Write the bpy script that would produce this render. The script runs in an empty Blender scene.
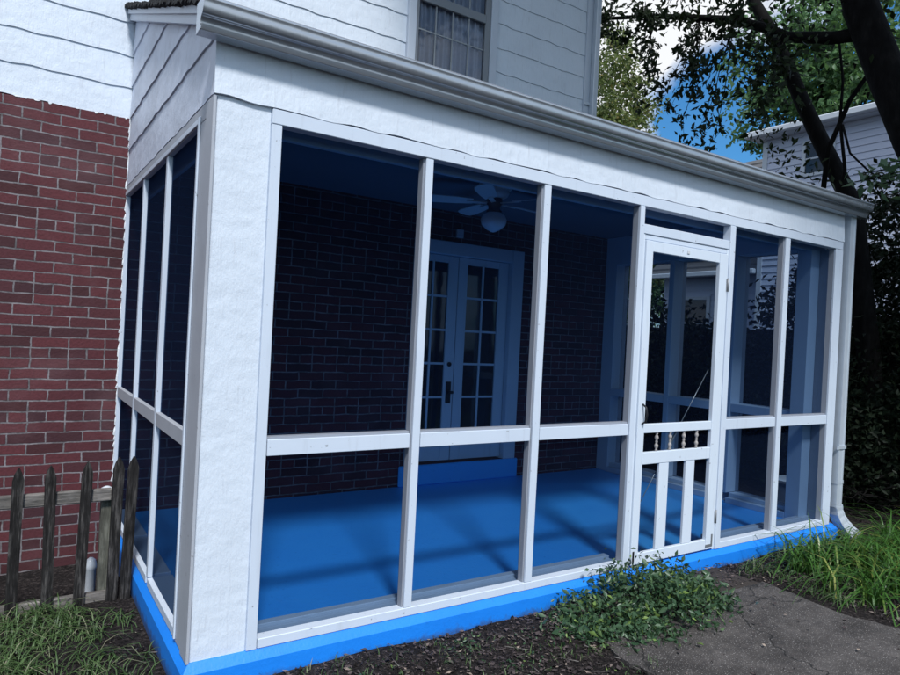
import bpy, math, random
import numpy as np
from mathutils import Vector, Matrix
R = math.radians
scene = bpy.context.scene
col = scene.collection
random.seed(7)

# ------------------------------------------------------------------ camera
cam_d = bpy.data.cameras.new('camera'); cam = bpy.data.objects.new('camera', cam_d); col.objects.link(cam)
cam_d.sensor_width = 36; cam_d.lens = 36 * 669.3 / 900; cam_d.clip_start = 0.05; cam_d.clip_end = 500
Rt, Up, Fw = Vector((0.8324, -0.5518, 0.0509)), Vector((-0.0408, 0.0306, 0.9987)), Vector((0.5526, 0.8334, -0.0029))
cam.matrix_world = Matrix(((Rt.x, Up.x, -Fw.x, -0.7057), (Rt.y, Up.y, -Fw.y, -2.9432), (Rt.z, Up.z, -Fw.z, 1.4018), (0, 0, 0, 1)))
scene.camera = cam

# ------------------------------------------------------------------ light
SUN = Vector((-0.20, -0.60, 0.78)).normalized()
sun_d = bpy.data.lights.new('sun', 'SUN'); sun_d.energy = 3.8; sun_d.angle = R(8.5); sun_d.color = (1.0, 0.99, 0.97)
sun = bpy.data.objects.new('sun', sun_d); col.objects.link(sun)
sun.rotation_euler = SUN.to_track_quat('Z', 'Y').to_euler()
w = bpy.data.worlds.new('World'); scene.world = w; w.use_nodes = True
nt = w.node_tree; nt.nodes.clear()
def N(t, kind, **kw):
    n = t.nodes.new(kind)
    for k, v in kw.items():
        if k.startswith('i_'): n.inputs[k[2:]].default_value = v
        else: setattr(n, k, v)
    return n
wo = N(nt, 'ShaderNodeOutputWorld'); bg = N(nt, 'ShaderNodeBackground'); bg.inputs[1].default_value = 0.060
sky = N(nt, 'ShaderNodeTexSky', sky_type='NISHITA', sun_disc=False, sun_elevation=math.asin(SUN.z), sun_rotation=math.atan2(SUN.x, SUN.y))
tint = N(nt, 'ShaderNodeMixRGB', blend_type='MULTIPLY', i_Fac=1.0); tint.inputs[2].default_value = (0.70, 1.75, 2.5, 1)
tc = N(nt, 'ShaderNodeTexCoord'); mp = N(nt, 'ShaderNodeMapping'); mp.inputs['Scale'].default_value = (1, 1, 1.9)
no = N(nt, 'ShaderNodeTexNoise', i_Scale=2.6, i_Detail=9.0, i_Roughness=0.62)
dp = N(nt, 'ShaderNodeVectorMath', operation='DISTANCE'); dp.inputs[1].default_value = (0.685, 0.60, 0.405)
mr = N(nt, 'ShaderNodeMapRange'); mr.inputs[1].default_value = 0.0; mr.inputs[2].default_value = 0.21; mr.inputs[3].default_value = 0.36; mr.inputs[4].default_value = 0.0
dq = N(nt, 'ShaderNodeVectorMath', operation='DISTANCE'); dq.inputs[1].default_value = (0.775, 0.555, 0.30)
mq = N(nt, 'ShaderNodeMapRange'); mq.inputs[1].default_value = 0.03; mq.inputs[2].default_value = 0.115; mq.inputs[3].default_value = -0.4; mq.inputs[4].default_value = 0.0
aq = N(nt, 'ShaderNodeMath', operation='ADD')
ad = N(nt, 'ShaderNodeMath', operation='ADD'); rp = N(nt, 'ShaderNodeValToRGB')
rp.color_ramp.elements[0].position = 0.42; rp.color_ramp.elements[1].position = 0.58
mx = N(nt, 'ShaderNodeMixRGB'); mx.inputs[2].default_value = (16, 16.4, 17.0, 1)
L = nt.links.new
L(tc.outputs['Generated'], mp.inputs[0]); L(mp.outputs[0], no.inputs[0]); L(tc.outputs['Generated'], dp.inputs[0]); L(dp.outputs['Value'], mr.inputs[0])
L(no.outputs[0], ad.inputs[0]); L(mr.outputs[0], ad.inputs[1]); L(tc.outputs['Generated'], dq.inputs[0]); L(dq.outputs['Value'], mq.inputs[0]); L(ad.outputs[0], aq.inputs[0]); L(mq.outputs[0], aq.inputs[1]); L(aq.outputs[0], rp.inputs[0]); L(rp.outputs[0], mx.inputs[0])
L(sky.outputs[0], tint.inputs[1]); L(tint.outputs[0], mx.inputs[1]); L(mx.outputs[0], bg.inputs[0]); L(bg.outputs[0], wo.inputs[0])
vs = scene.view_settings
vs.view_transform = 'Standard'; vs.look = 'None'; vs.exposure = 0.0; vs.gamma = 1; vs.use_curve_mapping = False
scene.cycles.max_bounces = 8; scene.cycles.transparent_max_bounces = 24
scene.cycles.use_denoising = True

# ------------------------------------------------------------------ materials
def newmat(name):
    m = bpy.data.materials.new(name); m.use_nodes = True
    t = m.node_tree; b = t.nodes['Principled BSDF']
    return m, t, b
def pos(t, sc=(1, 1, 1)):
    g = N(t, 'ShaderNodeNewGeometry'); mpp = N(t, 'ShaderNodeMapping'); mpp.inputs['Scale'].default_value = sc
    t.links.new(g.outputs['Position'], mpp.inputs[0]); return mpp.outputs[0]
def ramp(t, src, stops):
    r = N(t, 'ShaderNodeValToRGB'); el = r.color_ramp.elements
    while len(el) < len(stops): el.new(0.5)
    for e, (p, c) in zip(el, stops):
        e.position = p; e.color = tuple(c) + (1,) if len(c) == 3 else c
    t.links.new(src, r.inputs[0]); return r.outputs[0]
def mixc(t, fac, a, b, mode='MIX'):
    n = N(t, 'ShaderNodeMixRGB', blend_type=mode)
    for s, v in ((0, fac), (1, a), (2, b)):
        if hasattr(v, 'links'): t.links.new(v, n.inputs[s])
        else: n.inputs[s].default_value = v if s == 0 else tuple(v) + (1,)
    return n.outputs[0]
def bump(t, b, src, strength, dist, prev=None):
    n = N(t, 'ShaderNodeBump', i_Strength=strength, i_Distance=dist)
    t.links.new(src, n.inputs['Height'])
    if prev is not None: t.links.new(prev, n.inputs['Normal'])
    t.links.new(n.outputs[0], b.inputs['Normal']); return n.outputs[0]
def noise(t, scale, detail=4, sc=(1, 1, 1), rough=0.55):
    n = N(t, 'ShaderNodeTexNoise', i_Scale=scale, i_Detail=float(detail), i_Roughness=rough)
    t.links.new(pos(t, sc), n.inputs[0]); return n.outputs[0]
def paint(name, c, rough=0.45, grain=(30, 30, 3), bs=0.25, bd=0.004, dirt=0.25, dirtc=(0.28, 0.29, 0.32), spots=0.0):
    m, t, b = newmat(name); b.inputs['Roughness'].default_value = rough
    n1 = noise(t, 5, 6); n2 = noise(t, 1.0, 5, grain)
    base = mixc(t, ramp(t, n1, [(0.35, (0, 0, 0)), (0.75, (dirt,) * 3)]), c, tuple(x * 0.82 for x in c))
    base = mixc(t, ramp(t, n2, [(0.60, (0, 0, 0)), (0.78, (dirt,) * 3)]), base, dirtc)
    if spots:
        n3 = noise(t, 38, 3)
        base = mixc(t, ramp(t, n3, [(0.70, (0, 0, 0)), (0.74, (spots,) * 3)]), base, (0.12, 0.11, 0.11))
    t.links.new(base, b.inputs['Base Color'])
    p = bump(t, b, n2, bs, bd); bump(t, b, noise(t, 60, 3), bs * 0.6, 0.002, p)
    return m
WHITE = (0.58, 0.645, 0.75)
M = {}
M['trim'] = paint('white trim paint', WHITE, 0.4, bs=0.12, dirt=0.22, spots=0.6)
M['door_paint'] = paint('white door paint', (0.63, 0.695, 0.79), 0.4, bs=0.1, dirt=0.2, spots=0.5)
M['plate'] = paint('sill plate paint', (0.58, 0.60, 0.64), 0.5, grain=(3, 40, 40), dirt=0.7)
M['interior'] = paint('white paint with inner shade', (0.50, 0.58, 0.68), 0.55, bs=0.1, dirt=0.2)  # white paint toned down; shade inside the porch is put into this colour
M['ceiling'] = paint('ceiling paint', (0.11, 0.14, 0.19), 0.7, bs=0.05, dirt=0.1)  # white ceiling, its shade painted in as a dark blue-grey base
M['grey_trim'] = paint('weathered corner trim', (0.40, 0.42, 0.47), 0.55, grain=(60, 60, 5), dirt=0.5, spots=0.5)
M['moulding'] = paint('dull grey moulding paint', (0.27, 0.29, 0.34), 0.5, grain=(60, 60, 5), dirt=0.5)
M['spindle'] = paint('worn spindle paint', (0.36, 0.33, 0.32), 0.5, dirt=0.6)
M['window_trim'] = paint('window trim paint', (0.52, 0.57, 0.66), 0.4, bs=0.1, dirt=0.3)
M['storm_frame'] = paint('grey window sash', (0.20, 0.22, 0.25), 0.4, bs=0.05, dirt=0.3)
M['muntin'] = paint('dull muntin paint', (0.30, 0.32, 0.34), 0.5, bs=0.05, dirt=0.3)
def shingle(name, c, dirt):
    m, t, b = newmat(name); b.inputs['Roughness'].default_value = 0.5
    grain = noise(t, 1.0, 6, (55, 55, 5), 0.65); blot = noise(t, 2.2, 5); fine = noise(t, 24, 5, (1, 1, 0.6), 0.7)
    base = mixc(t, ramp(t, blot, [(0.4, (0, 0, 0)), (0.8, (dirt,) * 3)]), c, tuple(x * 0.72 for x in c))
    base = mixc(t, ramp(t, grain, [(0.58, (0, 0, 0)), (0.75, (dirt,) * 3)]), base, (0.33, 0.33, 0.37))
    t.links.new(base, b.inputs['Base Color'])
    p = bump(t, b, grain, 0.45, 0.005); p = bump(t, b, fine, 0.7, 0.007, p)
    v = N(t, 'ShaderNodeTexVoronoi', feature='SMOOTH_F1', i_Scale=11.0); t.links.new(pos(t, (1, 1, 1.6)), v.inputs[0])
    bump(t, b, v.outputs[0], 0.2, 0.012, p)
    return m
M['shingle'] = shingle('painted shingle siding', (0.64, 0.70, 0.79), 0.35)
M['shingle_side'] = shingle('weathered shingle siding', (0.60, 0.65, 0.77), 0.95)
def brick(name, c1, c2, c3, mortar):
    m, t, b = newmat(name); b.inputs['Roughness'].default_value = 0.85
    g = N(t, 'ShaderNodeNewGeometry'); sp = N(t, 'ShaderNodeSeparateXYZ'); t.links.new(g.outputs['Position'], sp.inputs[0])
    sm = N(t, 'ShaderNodeMath', operation='ADD'); t.links.new(sp.outputs[0], sm.inputs[0]); t.links.new(sp.outputs[1], sm.inputs[1])
    wob = noise(t, 7, 2)
    wa = N(t, 'ShaderNodeMath', operation='MULTIPLY_ADD'); t.links.new(wob, wa.inputs[0]); wa.inputs[1].default_value = 0.018; t.links.new(sp.outputs[2], wa.inputs[2])
    wx = N(t, 'ShaderNodeMath', operation='MULTIPLY_ADD'); t.links.new(noise(t, 16, 4), wx.inputs[0]); wx.inputs[1].default_value = 0.016; t.links.new(sm.outputs[0], wx.inputs[2])
    cb = N(t, 'ShaderNodeCombineXYZ'); t.links.new(wx.outputs[0], cb.inputs[0]); t.links.new(wa.outputs[0], cb.inputs[1])
    H = 0.074
    def bt(wd, freq, off):
        n = N(t, 'ShaderNodeTexBrick', offset=off, offset_frequency=2, squash=1.0)
        n.inputs['Scale'].default_value = 1; n.inputs['Brick Width'].default_value = wd; n.inputs['Row Height'].default_value = H
        n.inputs['Mortar Size'].default_value = 0.0058; n.inputs['Mortar Smooth'].default_value = 0.25; n.inputs['Bias'].default_value = 0.0
        n.inputs['Color1'].default_value = (0, 0, 0, 1); n.inputs['Color2'].default_value = (1, 1, 1, 1); n.inputs['Mortar'].default_value = (0.5, 0.5, 0.5, 1)
        t.links.new(cb.outputs[0], n.inputs[0]); return n
    s, h = bt(0.228, 2, 0.5), bt(0.114, 2, 0.5)
    dv = N(t, 'ShaderNodeMath', operation='DIVIDE'); t.links.new(wa.outputs[0], dv.inputs[0]); dv.inputs[1].default_value = H
    fl = N(t, 'ShaderNodeMath', operation='FLOOR'); t.links.new(dv.outputs[0], fl.inputs[0])
    a3 = N(t, 'ShaderNodeMath', operation='ADD'); t.links.new(fl.outputs[0], a3.inputs[0]); a3.inputs[1].default_value = 63
    mo = N(t, 'ShaderNodeMath', operation='MODULO'); t.links.new(a3.outputs[0], mo.inputs[0]); mo.inputs[1].default_value = 6
    lt = N(t, 'ShaderNodeMath', operation='LESS_THAN'); t.links.new(mo.outputs[0], lt.inputs[0]); lt.inputs[1].default_value = 0.5
    rnd = mixc(t, lt.outputs[0], s.outputs[0], h.outputs[0]); fac = mixc(t, lt.outputs[0], s.outputs[1], h.outputs[1])
    n1 = noise(t, 55, 4); n2 = noise(t, 3, 4)
    bc = ramp(t, rnd, [(0.0, c1), (0.45, c2), (0.8, c3), (1.0, tuple(x * 0.5 for x in c2))])
    bc = mixc(t, ramp(t, n1, [(0.45, (0, 0, 0)), (0.8, (0.6,) * 3)]), bc, tuple(x * 0.45 for x in c2))
    bc = mixc(t, ramp(t, n2, [(0.5, (0, 0, 0)), (0.8, (0.25,) * 3)]), bc, (0.20, 0.11, 0.12))
    mc = mixc(t, ramp(t, noise(t, 9, 6, rough=0.75), [(0.38, (0, 0, 0)), (0.62, (1, 1, 1))]), mortar, tuple(x * 0.38 for x in mortar))
    t.links.new(mixc(t, fac, bc, mc), b.inputs['Base Color'])
    inv = N(t, 'ShaderNodeMath', operation='SUBTRACT'); inv.inputs[0].default_value = 1; t.links.new(fac, inv.inputs[1])
    p = bump(t, b, inv.outputs[0], 1.0, 0.014); bump(t, b, n1, 0.7, 0.005, p)
    return m
M['brick'] = brick('red brick', (0.075, 0.016, 0.022), (0.102, 0.021, 0.027), (0.045, 0.014, 0.020), (0.24, 0.215, 0.23))
def simple(name, c, rough=0.5, metal=0.0, spec=None, ns=20, var=0.25, bs=0.0):
    m, t, b = newmat(name); b.inputs['Roughness'].default_value = rough; b.inputs['Metallic'].default_value = metal
    n = noise(t, ns, 4)
    t.links.new(mixc(t, n, c, tuple(x * (1 - var) for x in c)), b.inputs['Base Color'])
    if bs: bump(t, b, n, bs, 0.004)
    return m
M['gutter'] = simple('aluminium gutter enamel', (0.50, 0.54, 0.60), 0.27, 0.7, ns=3, var=0.25)
M['gutter_dark'] = simple('gutter inside', (0.2, 0.2, 0.2), 0.6)
M['spout'] = simple('downspout enamel', (0.56, 0.62, 0.70), 0.35, 0.2, ns=8, var=0.25, bs=0.1)
M['roof'] = simple('asphalt shingle', (0.018, 0.018, 0.02), 0.9, ns=80, var=0.6, bs=0.6)
M['far_roof'] = simple('grey roof shingle', (0.14, 0.14, 0.15), 0.9, ns=30, var=0.5, bs=0.5)
M['iron'] = simple('dark iron', (0.03, 0.03, 0.035), 0.4, 0.7)
M['hinge'] = simple('painted hinge', (0.25, 0.26, 0.28), 0.45, 0.4)
M['wire'] = simple('steel wire', (0.55, 0.55, 0.55), 0.35, 0.6)
M['fan_white'] = simple('fan enamel', (0.72, 0.76, 0.80), 0.35, ns=8, var=0.15)
M['fan_dark'] = simple('fan bracket', (0.10, 0.10, 0.12), 0.4, 0.5)
M['globe'] = simple('frosted globe', (0.75, 0.80, 0.86), 0.2, ns=5, var=0.05)
M['curtain'] = simple('lace curtain', (0.52, 0.56, 0.68), 0.9, ns=30, var=0.3)
M['neigh'] = simple('lavender white vinyl siding', (0.62, 0.66, 0.80), 0.5, ns=3, var=0.12)
M['plastic'] = simple('white plastic', (0.62, 0.66, 0.72), 0.35, ns=20, var=0.1)
M['tub'] = simple('pale blue grey tub', (0.30, 0.36, 0.45), 0.4)
# blue porch paint
def blue(name, gloss, ca=(0.012, 0.25, 0.86), cb_=(0.008, 0.19, 0.74)):
    m, t, b = newmat(name); b.inputs['Roughness'].default_value = gloss
    n = noise(t, 4, 6); n2 = noise(t, 45, 4)
    c = mixc(t, n, ca, cb_)
    c = mixc(t, ramp(t, n2, [(0.62, (0, 0, 0)), (0.8, (0.5,) * 3)]), c, (0.01, 0.12, 0.5))
    g = N(t, 'ShaderNodeNewGeometry'); sp = N(t, 'ShaderNodeSeparateXYZ'); t.links.new(g.outputs['Position'], sp.inputs[0])
    n3 = noise(t, 14, 6, rough=0.7); ma = N(t, 'ShaderNodeMath', operation='MULTIPLY_ADD'); t.links.new(n3, ma.inputs[0]); ma.inputs[1].default_value = 0.16; t.links.new(sp.outputs[2], ma.inputs[2])
    splash = ramp(t, ma.outputs[0], [(0.0, (0, 0, 0)), (1.0, (0, 0, 0))]) if ca[0] > 0.03 else None
    if splash is None:                                  # soil splashed up the foot of the base
        mr_ = N(t, 'ShaderNodeMapRange'); mr_.inputs[1].default_value = -0.115; mr_.inputs[2].default_value = -0.065; mr_.inputs[3].default_value = 0.75; mr_.inputs[4].default_value = 0.0
        t.links.new(ma.outputs[0], mr_.inputs[0]); c = mixc(t, mr_.outputs[0], c, (0.05, 0.05, 0.06))
    else:                                               # pale scuffs on the floor
        c = mixc(t, ramp(t, n3, [(0.60, (0, 0, 0)), (0.74, (0.22,) * 3)]), c, (0.20, 0.42, 0.78))
    t.links.new(c, b.inputs['Base Color']); bump(t, b, n2, 0.35, 0.004); return m
M['blue'] = blue('blue masonry paint', 0.45); M['blue_floor'] = blue('blue floor paint', 0.35, (0.07, 0.44, 0.95), (0.055, 0.38, 0.92))
# insect screen: fine dark mesh, mostly see-through; blue tint stands in for inner shade
def screenmat(name, tr, dif, gz_=0.85):   # woven wires close up when seen at a slant
    m = bpy.data.materials.new(name); m.use_nodes = True; t = m.node_tree; t.nodes.clear()
    o = N(t, 'ShaderNodeOutputMaterial'); mixs = N(t, 'ShaderNodeMixShader'); mixs.inputs[0].default_value = dif
    a = N(t, 'ShaderNodeBsdfTransparent'); a.inputs[0].default_value = tuple(tr) + (1,)
    d = N(t, 'ShaderNodeBsdfDiffuse'); d.inputs[0].default_value = (0.010, 0.018, 0.045, 1)
    lw = N(t, 'ShaderNodeLayerWeight', i_Blend=0.5); pw = N(t, 'ShaderNodeMath', operation='POWER'); pw.inputs[1].default_value = 1.6
    ma = N(t, 'ShaderNodeMath', operation='MULTIPLY_ADD', use_clamp=True); ma.inputs[1].default_value = gz_; ma.inputs[2].default_value = dif
    t.links.new(lw.outputs['Facing'], pw.inputs[0]); t.links.new(pw.outputs[0], ma.inputs[0]); t.links.new(ma.outputs[0], mixs.inputs[0])
    t.links.new(a.outputs[0], mixs.inputs[1]); t.links.new(d.outputs[0], mixs.inputs[2]); t.links.new(mixs.outputs[0], o.inputs[0]); return m
M['screen'] = screenmat('dark insect screen', (0.50, 0.61, 0.74), 0.04, 0.75)
M['door_screen'] = screenmat('clear insect screen', (0.62, 0.68, 0.74), 0.03, 0.4)
def glassmat(name, c=(0.01, 0.012, 0.02)):
    m, t, b = newmat(name); b.inputs['Base Color'].default_value = tuple(c) + (1,); b.inputs['Roughness'].default_value = 0.04
    b.inputs['Specular IOR Level'].default_value = 0.6
    n = noise(t, 3, 2); bump(t, b, n, 0.05, 0.02); return m
M['dark_glass'] = glassmat('dark window glass')
m = bpy.data.materials.new('window pane glass'); m.use_nodes = True; t = m.node_tree; t.nodes.clear()
o = N(t, 'ShaderNodeOutputMaterial'); ms = N(t, 'ShaderNodeMixShader'); tr = N(t, 'ShaderNodeBsdfTransparent'); gl = N(t, 'ShaderNodeBsdfGlossy', i_Roughness=0.03)
tr.inputs[0].default_value = (0.88, 0.90, 0.93, 1); fr = N(t, 'ShaderNodeFresnel', i_IOR=1.65)
t.links.new(fr.outputs[0], ms.inputs[0]); t.links.new(tr.outputs[0], ms.inputs[1]); t.links.new(gl.outputs[0], ms.inputs[2]); t.links.new(ms.outputs[0], o.inputs[0])
M['pane'] = m
def wood(name, c1, c2, grain):
    m, t, b = newmat(name); b.inputs['Roughness'].default_value = 0.85
    n = noise(t, 1.0, 7, grain, 0.7); n2 = noise(t, 9, 4)
    c = ramp(t, n, [(0.3, tuple(x * 0.25 for x in c1)), (0.5, c1), (0.72, c2)])
    c = mixc(t, ramp(t, n2, [(0.4, (0, 0, 0)), (0.7, (0.7,) * 3)]), c, tuple(x * 0.3 for x in c1))
    t.links.new(c, b.inputs['Base Color']); bump(t, b, n, 0.9, 0.006); return m
M['picket'] = wood('weathered dark wood', (0.026, 0.024, 0.024), (0.14, 0.13, 0.125), (70, 70, 6))
M['rail_wood'] = wood('weathered grey wood', (0.17, 0.155, 0.145), (0.34, 0.31, 0.29), (5, 60, 70))
M['post_wood'] = wood('greenish post wood', (0.12, 0.12, 0.10), (0.24, 0.24, 0.21), (60, 60, 6))
M['dark_fence'] = wood('dark stained boards', (0.012, 0.011, 0.012), (0.03, 0.028, 0.03), (20, 20, 3))
M['bark'] = wood('bark', (0.006, 0.0055, 0.0055), (0.016, 0.014, 0.014), (14, 14, 4))
def leafmat(name, a, bcol, tr=0.3, rough=0.5, hue=None):
    m, t, b = newmat(name); b.inputs['Roughness'].default_value = rough
    g = N(t, 'ShaderNodeNewGeometry')
    stops = [(0.0, a), (0.85, bcol)] + ([(1.0, hue)] if hue else [])
    c = ramp(t, g.outputs['Random Per Island'], stops); t.links.new(c, b.inputs['Base Color'])
    tl = N(t, 'ShaderNodeBsdfTranslucent'); t.links.new(mixc(t, 0.4, c, (0.10, 0.16, 0.02)), tl.inputs[0])
    mix = N(t, 'ShaderNodeMixShader'); mix.inputs[0].default_value = tr
    t.links.new(b.outputs[0], mix.inputs[1]); t.links.new(tl.outputs[0], mix.inputs[2]); t.links.new(mix.outputs[0], t.nodes['Material Output'].inputs[0]); return m
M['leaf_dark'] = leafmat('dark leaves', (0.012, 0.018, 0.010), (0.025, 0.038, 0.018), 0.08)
M['leaf_far'] = leafmat('far tree leaves', (0.06, 0.13, 0.06), (0.13, 0.26, 0.10), 0.5)
M['leaf_gold'] = leafmat('yellow green leaves', (0.10, 0.14, 0.05), (0.19, 0.23, 0.07), 0.45, hue=(0.2, 0.15, 0.05))
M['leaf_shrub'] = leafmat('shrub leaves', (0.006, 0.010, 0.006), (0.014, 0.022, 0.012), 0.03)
M['leaf_bush'] = leafmat('bush leaves', (0.03, 0.075, 0.035), (0.07, 0.13, 0.065), 0.2, 0.4, hue=(0.20, 0.30, 0.07))
M['leaf_big'] = leafmat('broad leaves', (0.05, 0.10, 0.06), (0.09, 0.16, 0.09), 0.3, 0.4)
M['grass'] = leafmat('green grass', (0.03, 0.09, 0.015), (0.075, 0.19, 0.035), 0.3, 0.4, hue=(0.28, 0.30, 0.08))
M['grass_dull'] = leafmat('dull grass', (0.035, 0.07, 0.022), (0.10, 0.17, 0.06), 0.2, 0.5, hue=(0.28, 0.26, 0.18))
M['litter'] = leafmat('dead leaves', (0.022, 0.016, 0.017), (0.10, 0.075, 0.075), 0.05, 0.8, hue=(0.34, 0.27, 0.22))
m, t, b = newmat('soil'); b.inputs['Roughness'].default_value = 0.95
n1, n2, n3 = noise(t, 45, 6, rough=0.7), noise(t, 6, 5), noise(t, 170, 3)
c = ramp(t, n1, [(0.35, (0.008, 0.007, 0.008)), (0.52, (0.035, 0.029, 0.029)), (0.70, (0.13, 0.11, 0.105))])
c = mixc(t, ramp(t, n2, [(0.45, (0, 0, 0)), (0.7, (0.6,) * 3)]), c, (0.02, 0.018, 0.018))
c = mixc(t, ramp(t, n3, [(0.72, (0, 0, 0)), (0.76, (0.8,) * 3)]), c, (0.22, 0.2, 0.18))
t.links.new(c, b.inputs['Base Color']); p = bump(t, b, n1, 1.0, 0.03); bump(t, b, n3, 0.8, 0.01, p); M['soil'] = m
m, t, b = newmat('old concrete'); b.inputs['Roughness'].default_value = 0.85
n1, n2, n3 = noise(t, 3, 7, rough=0.7), noise(t, 150, 2), noise(t, 22, 6, rough=0.7)
c = ramp(t, n1, [(0.35, (0.026, 0.022, 0.021)), (0.65, (0.090, 0.080, 0.077))])
c = mixc(t, ramp(t, n2, [(0.62, (0, 0, 0)), (0.68, (0.9,) * 3)]), c, (0.36, 0.34, 0.33))
c = mixc(t, ramp(t, n3, [(0.5, (0, 0, 0)), (0.7, (0.8,) * 3)]), c, (0.028, 0.025, 0.026))
vw = N(t, 'ShaderNodeVectorMath', operation='ADD'); nn = N(t, 'ShaderNodeTexNoise', i_Scale=5.0, i_Detail=6.0); t.links.new(pos(t), nn.inputs[0])
sc_ = N(t, 'ShaderNodeVectorMath', operation='SCALE'); sc_.inputs['Scale'].default_value = 0.35; t.links.new(nn.outputs[1], sc_.inputs[0])
t.links.new(pos(t), vw.inputs[0]); t.links.new(sc_.outputs[0], vw.inputs[1])
vo = N(t, 'ShaderNodeTexVoronoi', feature='DISTANCE_TO_EDGE', i_Scale=1.25); t.links.new(vw.outputs[0], vo.inputs[0])
ck = ramp(t, vo.outputs[0], [(0.0, (1, 1, 1)), (0.012, (0, 0, 0))])
t.links.new(mixc(t, ck, c, (0.012, 0.011, 0.011)), b.inputs['Base Color'])
iv = N(t, 'ShaderNodeInvert'); t.links.new(ck, iv.inputs[1])
p = bump(t, b, iv.outputs[0], 0.7, 0.012); p = bump(t, b, n3, 0.5, 0.01, p); bump(t, b, n2, 0.3, 0.003, p); M['concrete'] = m
M['doormat'] = simple('brown pitted slab', (0.055, 0.042, 0.036), 0.95, ns=140, var=0.8, bs=0.6)
m, t, b = newmat('white caulk smear'); b.inputs['Roughness'].default_value = 0.6
b.inputs['Base Color'].default_value = (0.72, 0.74, 0.78, 1); bump(t, b, noise(t, 60, 4), 0.6, 0.01); M['smear'] = m

for k_ in ('bark', 'leaf_dark', 'leaf_shrub', 'dark_fence', 'soil', 'picket'):
    M[k_].node_tree.nodes['Principled BSDF'].inputs['Specular IOR Level'].default_value = 0.12
# ------------------------------------------------------------------ mesh helpers
ROOT = {}
class MB:
    def __init__(s): s.v = []; s.f = []; s.sm = []
    def add(s, v, f, smooth=False):
        k = len(s.v); s.v += [tuple(a) for a in v]; s.f += [tuple(i + k for i in q) for q in f]; s.sm += [smooth] * len(f); return s
    def box(s, x0, x1, y0, y1, z0, z1, b=0.0, rot=None):
        if b <= 0:
            v = [(x, y, z) for x in (x0, x1) for y in (y0, y1) for z in (z0, z1)]
            f = [(0, 1, 3, 2), (4, 6, 7, 5), (0, 4, 5, 1), (2, 3, 7, 6), (0, 2, 6, 4), (1, 5, 7, 3)]
        else:
            b = min(b, (x1 - x0) / 2.01, (y1 - y0) / 2.01, (z1 - z0) / 2.01)
            v = []; idx = {}
            lo = (x0, y0, z0); hi = (x1, y1, z1)
            for cx in (0, 1):
                for cy in (0, 1):
                    for cz in (0, 1):
                        for ax in range(3):
                            c = [cx, cy, cz]; P = [(hi[i] if c[i] else lo[i]) for i in range(3)]
                            for i in range(3):
                                if i != ax: P[i] += -b if c[i] else b
                            idx[(cx, cy, cz, ax)] = len(v); v.append(tuple(P))
            f = []
            for ax in range(3):
                o1, o2 = [(1, 2), (2, 0), (0, 1)][ax]
                for sd in (0, 1):
                    q = []
                    for (a, bb) in ((0, 0), (1, 0), (1, 1), (0, 1)):
                        c = [0, 0, 0]; c[ax] = sd; c[o1] = a; c[o2] = bb; q.append(idx[(c[0], c[1], c[2], ax)])
                    f.append(tuple(q) if sd else tuple(reversed(q)))
                for a in (0, 1):
                    for bb in (0, 1):
                        c0 = [0, 0, 0]; c0[o1] = a; c0[o2] = bb; c1 = list(c0); c1[ax] = 1
                        q = [idx[(*c0, o1)], idx[(*c1, o1)], idx[(*c1, o2)], idx[(*c0, o2)]]
                        f.append(tuple(q) if a == bb else tuple(reversed(q)))
            for cx in (0, 1):
                for cy in (0, 1):
                    for cz in (0, 1):
                        q = [idx[(cx, cy, cz, i)] for i in range(3)]
                        f.append(tuple(q) if (cx + cy + cz) % 2 else tuple(reversed(q)))
        if rot is not None: v = [tuple(rot @ Vector(p)) for p in v]
        return s.add(v, f)
    def tube(s, pts, rad, n=8, cap=True):
        pts = [Vector(p) for p in pts]; rads = rad if isinstance(rad, (list, tuple)) else [rad] * len(pts)
        v = []; f = []; ref = None
        for i, p in enumerate(pts):
            d = (pts[min(i + 1, len(pts) - 1)] - pts[max(i - 1, 0)]).normalized()
            if ref is None: ref = Vector((0, 0, 1)) if abs(d.z) < 0.9 else Vector((1, 0, 0))
            a = d.cross(ref).normalized(); b2 = d.cross(a).normalized(); ref = a.cross(d)
            for k in range(n):
                th = 2 * math.pi * k / n; v.append(tuple(p + (a * math.cos(th) + b2 * math.sin(th)) * rads[i]))
        for i in range(len(pts) - 1):
            for k in range(n):
                k2 = (k + 1) % n; f.append((i * n + k, i * n + k2, (i + 1) * n + k2, (i + 1) * n + k))
        if cap: f.append(tuple(range(n - 1, -1, -1))); f.append(tuple(range((len(pts) - 1) * n, len(pts) * n)))
        return s.add(v, f, True)
    def lathe(s, c, prof, n=24):
        v = []; f = []
        for r, z in prof:
            for k in range(n): a = 2 * math.pi * k / n; v.append((c[0] + r * math.cos(a), c[1] + r * math.sin(a), c[2] + z))
        for i in range(len(prof) - 1):
            for k in range(n): k2 = (k + 1) % n; f.append((i * n + k, i * n + k2, (i + 1) * n + k2, (i + 1) * n + k))
        return s.add(v, f, True)
    def prism(s, prof, fn):     # closed 2-D profile swept between fn(p,0) and fn(p,1)
        n = len(prof); v = [fn(p, 0) for p in prof] + [fn(p, 1) for p in prof]
        f = [(i, (i + 1) % n, n + (i + 1) % n, n + i) for i in range(n)] + [tuple(range(n - 1, -1, -1)), tuple(range(n, 2 * n))]
        return s.add(v, f)
    def build(s, name, mat, parent=None, base=None):
        return meshobj(name, np.array(s.v, dtype=float), s.f, mat, parent, base, s.sm)
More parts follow.
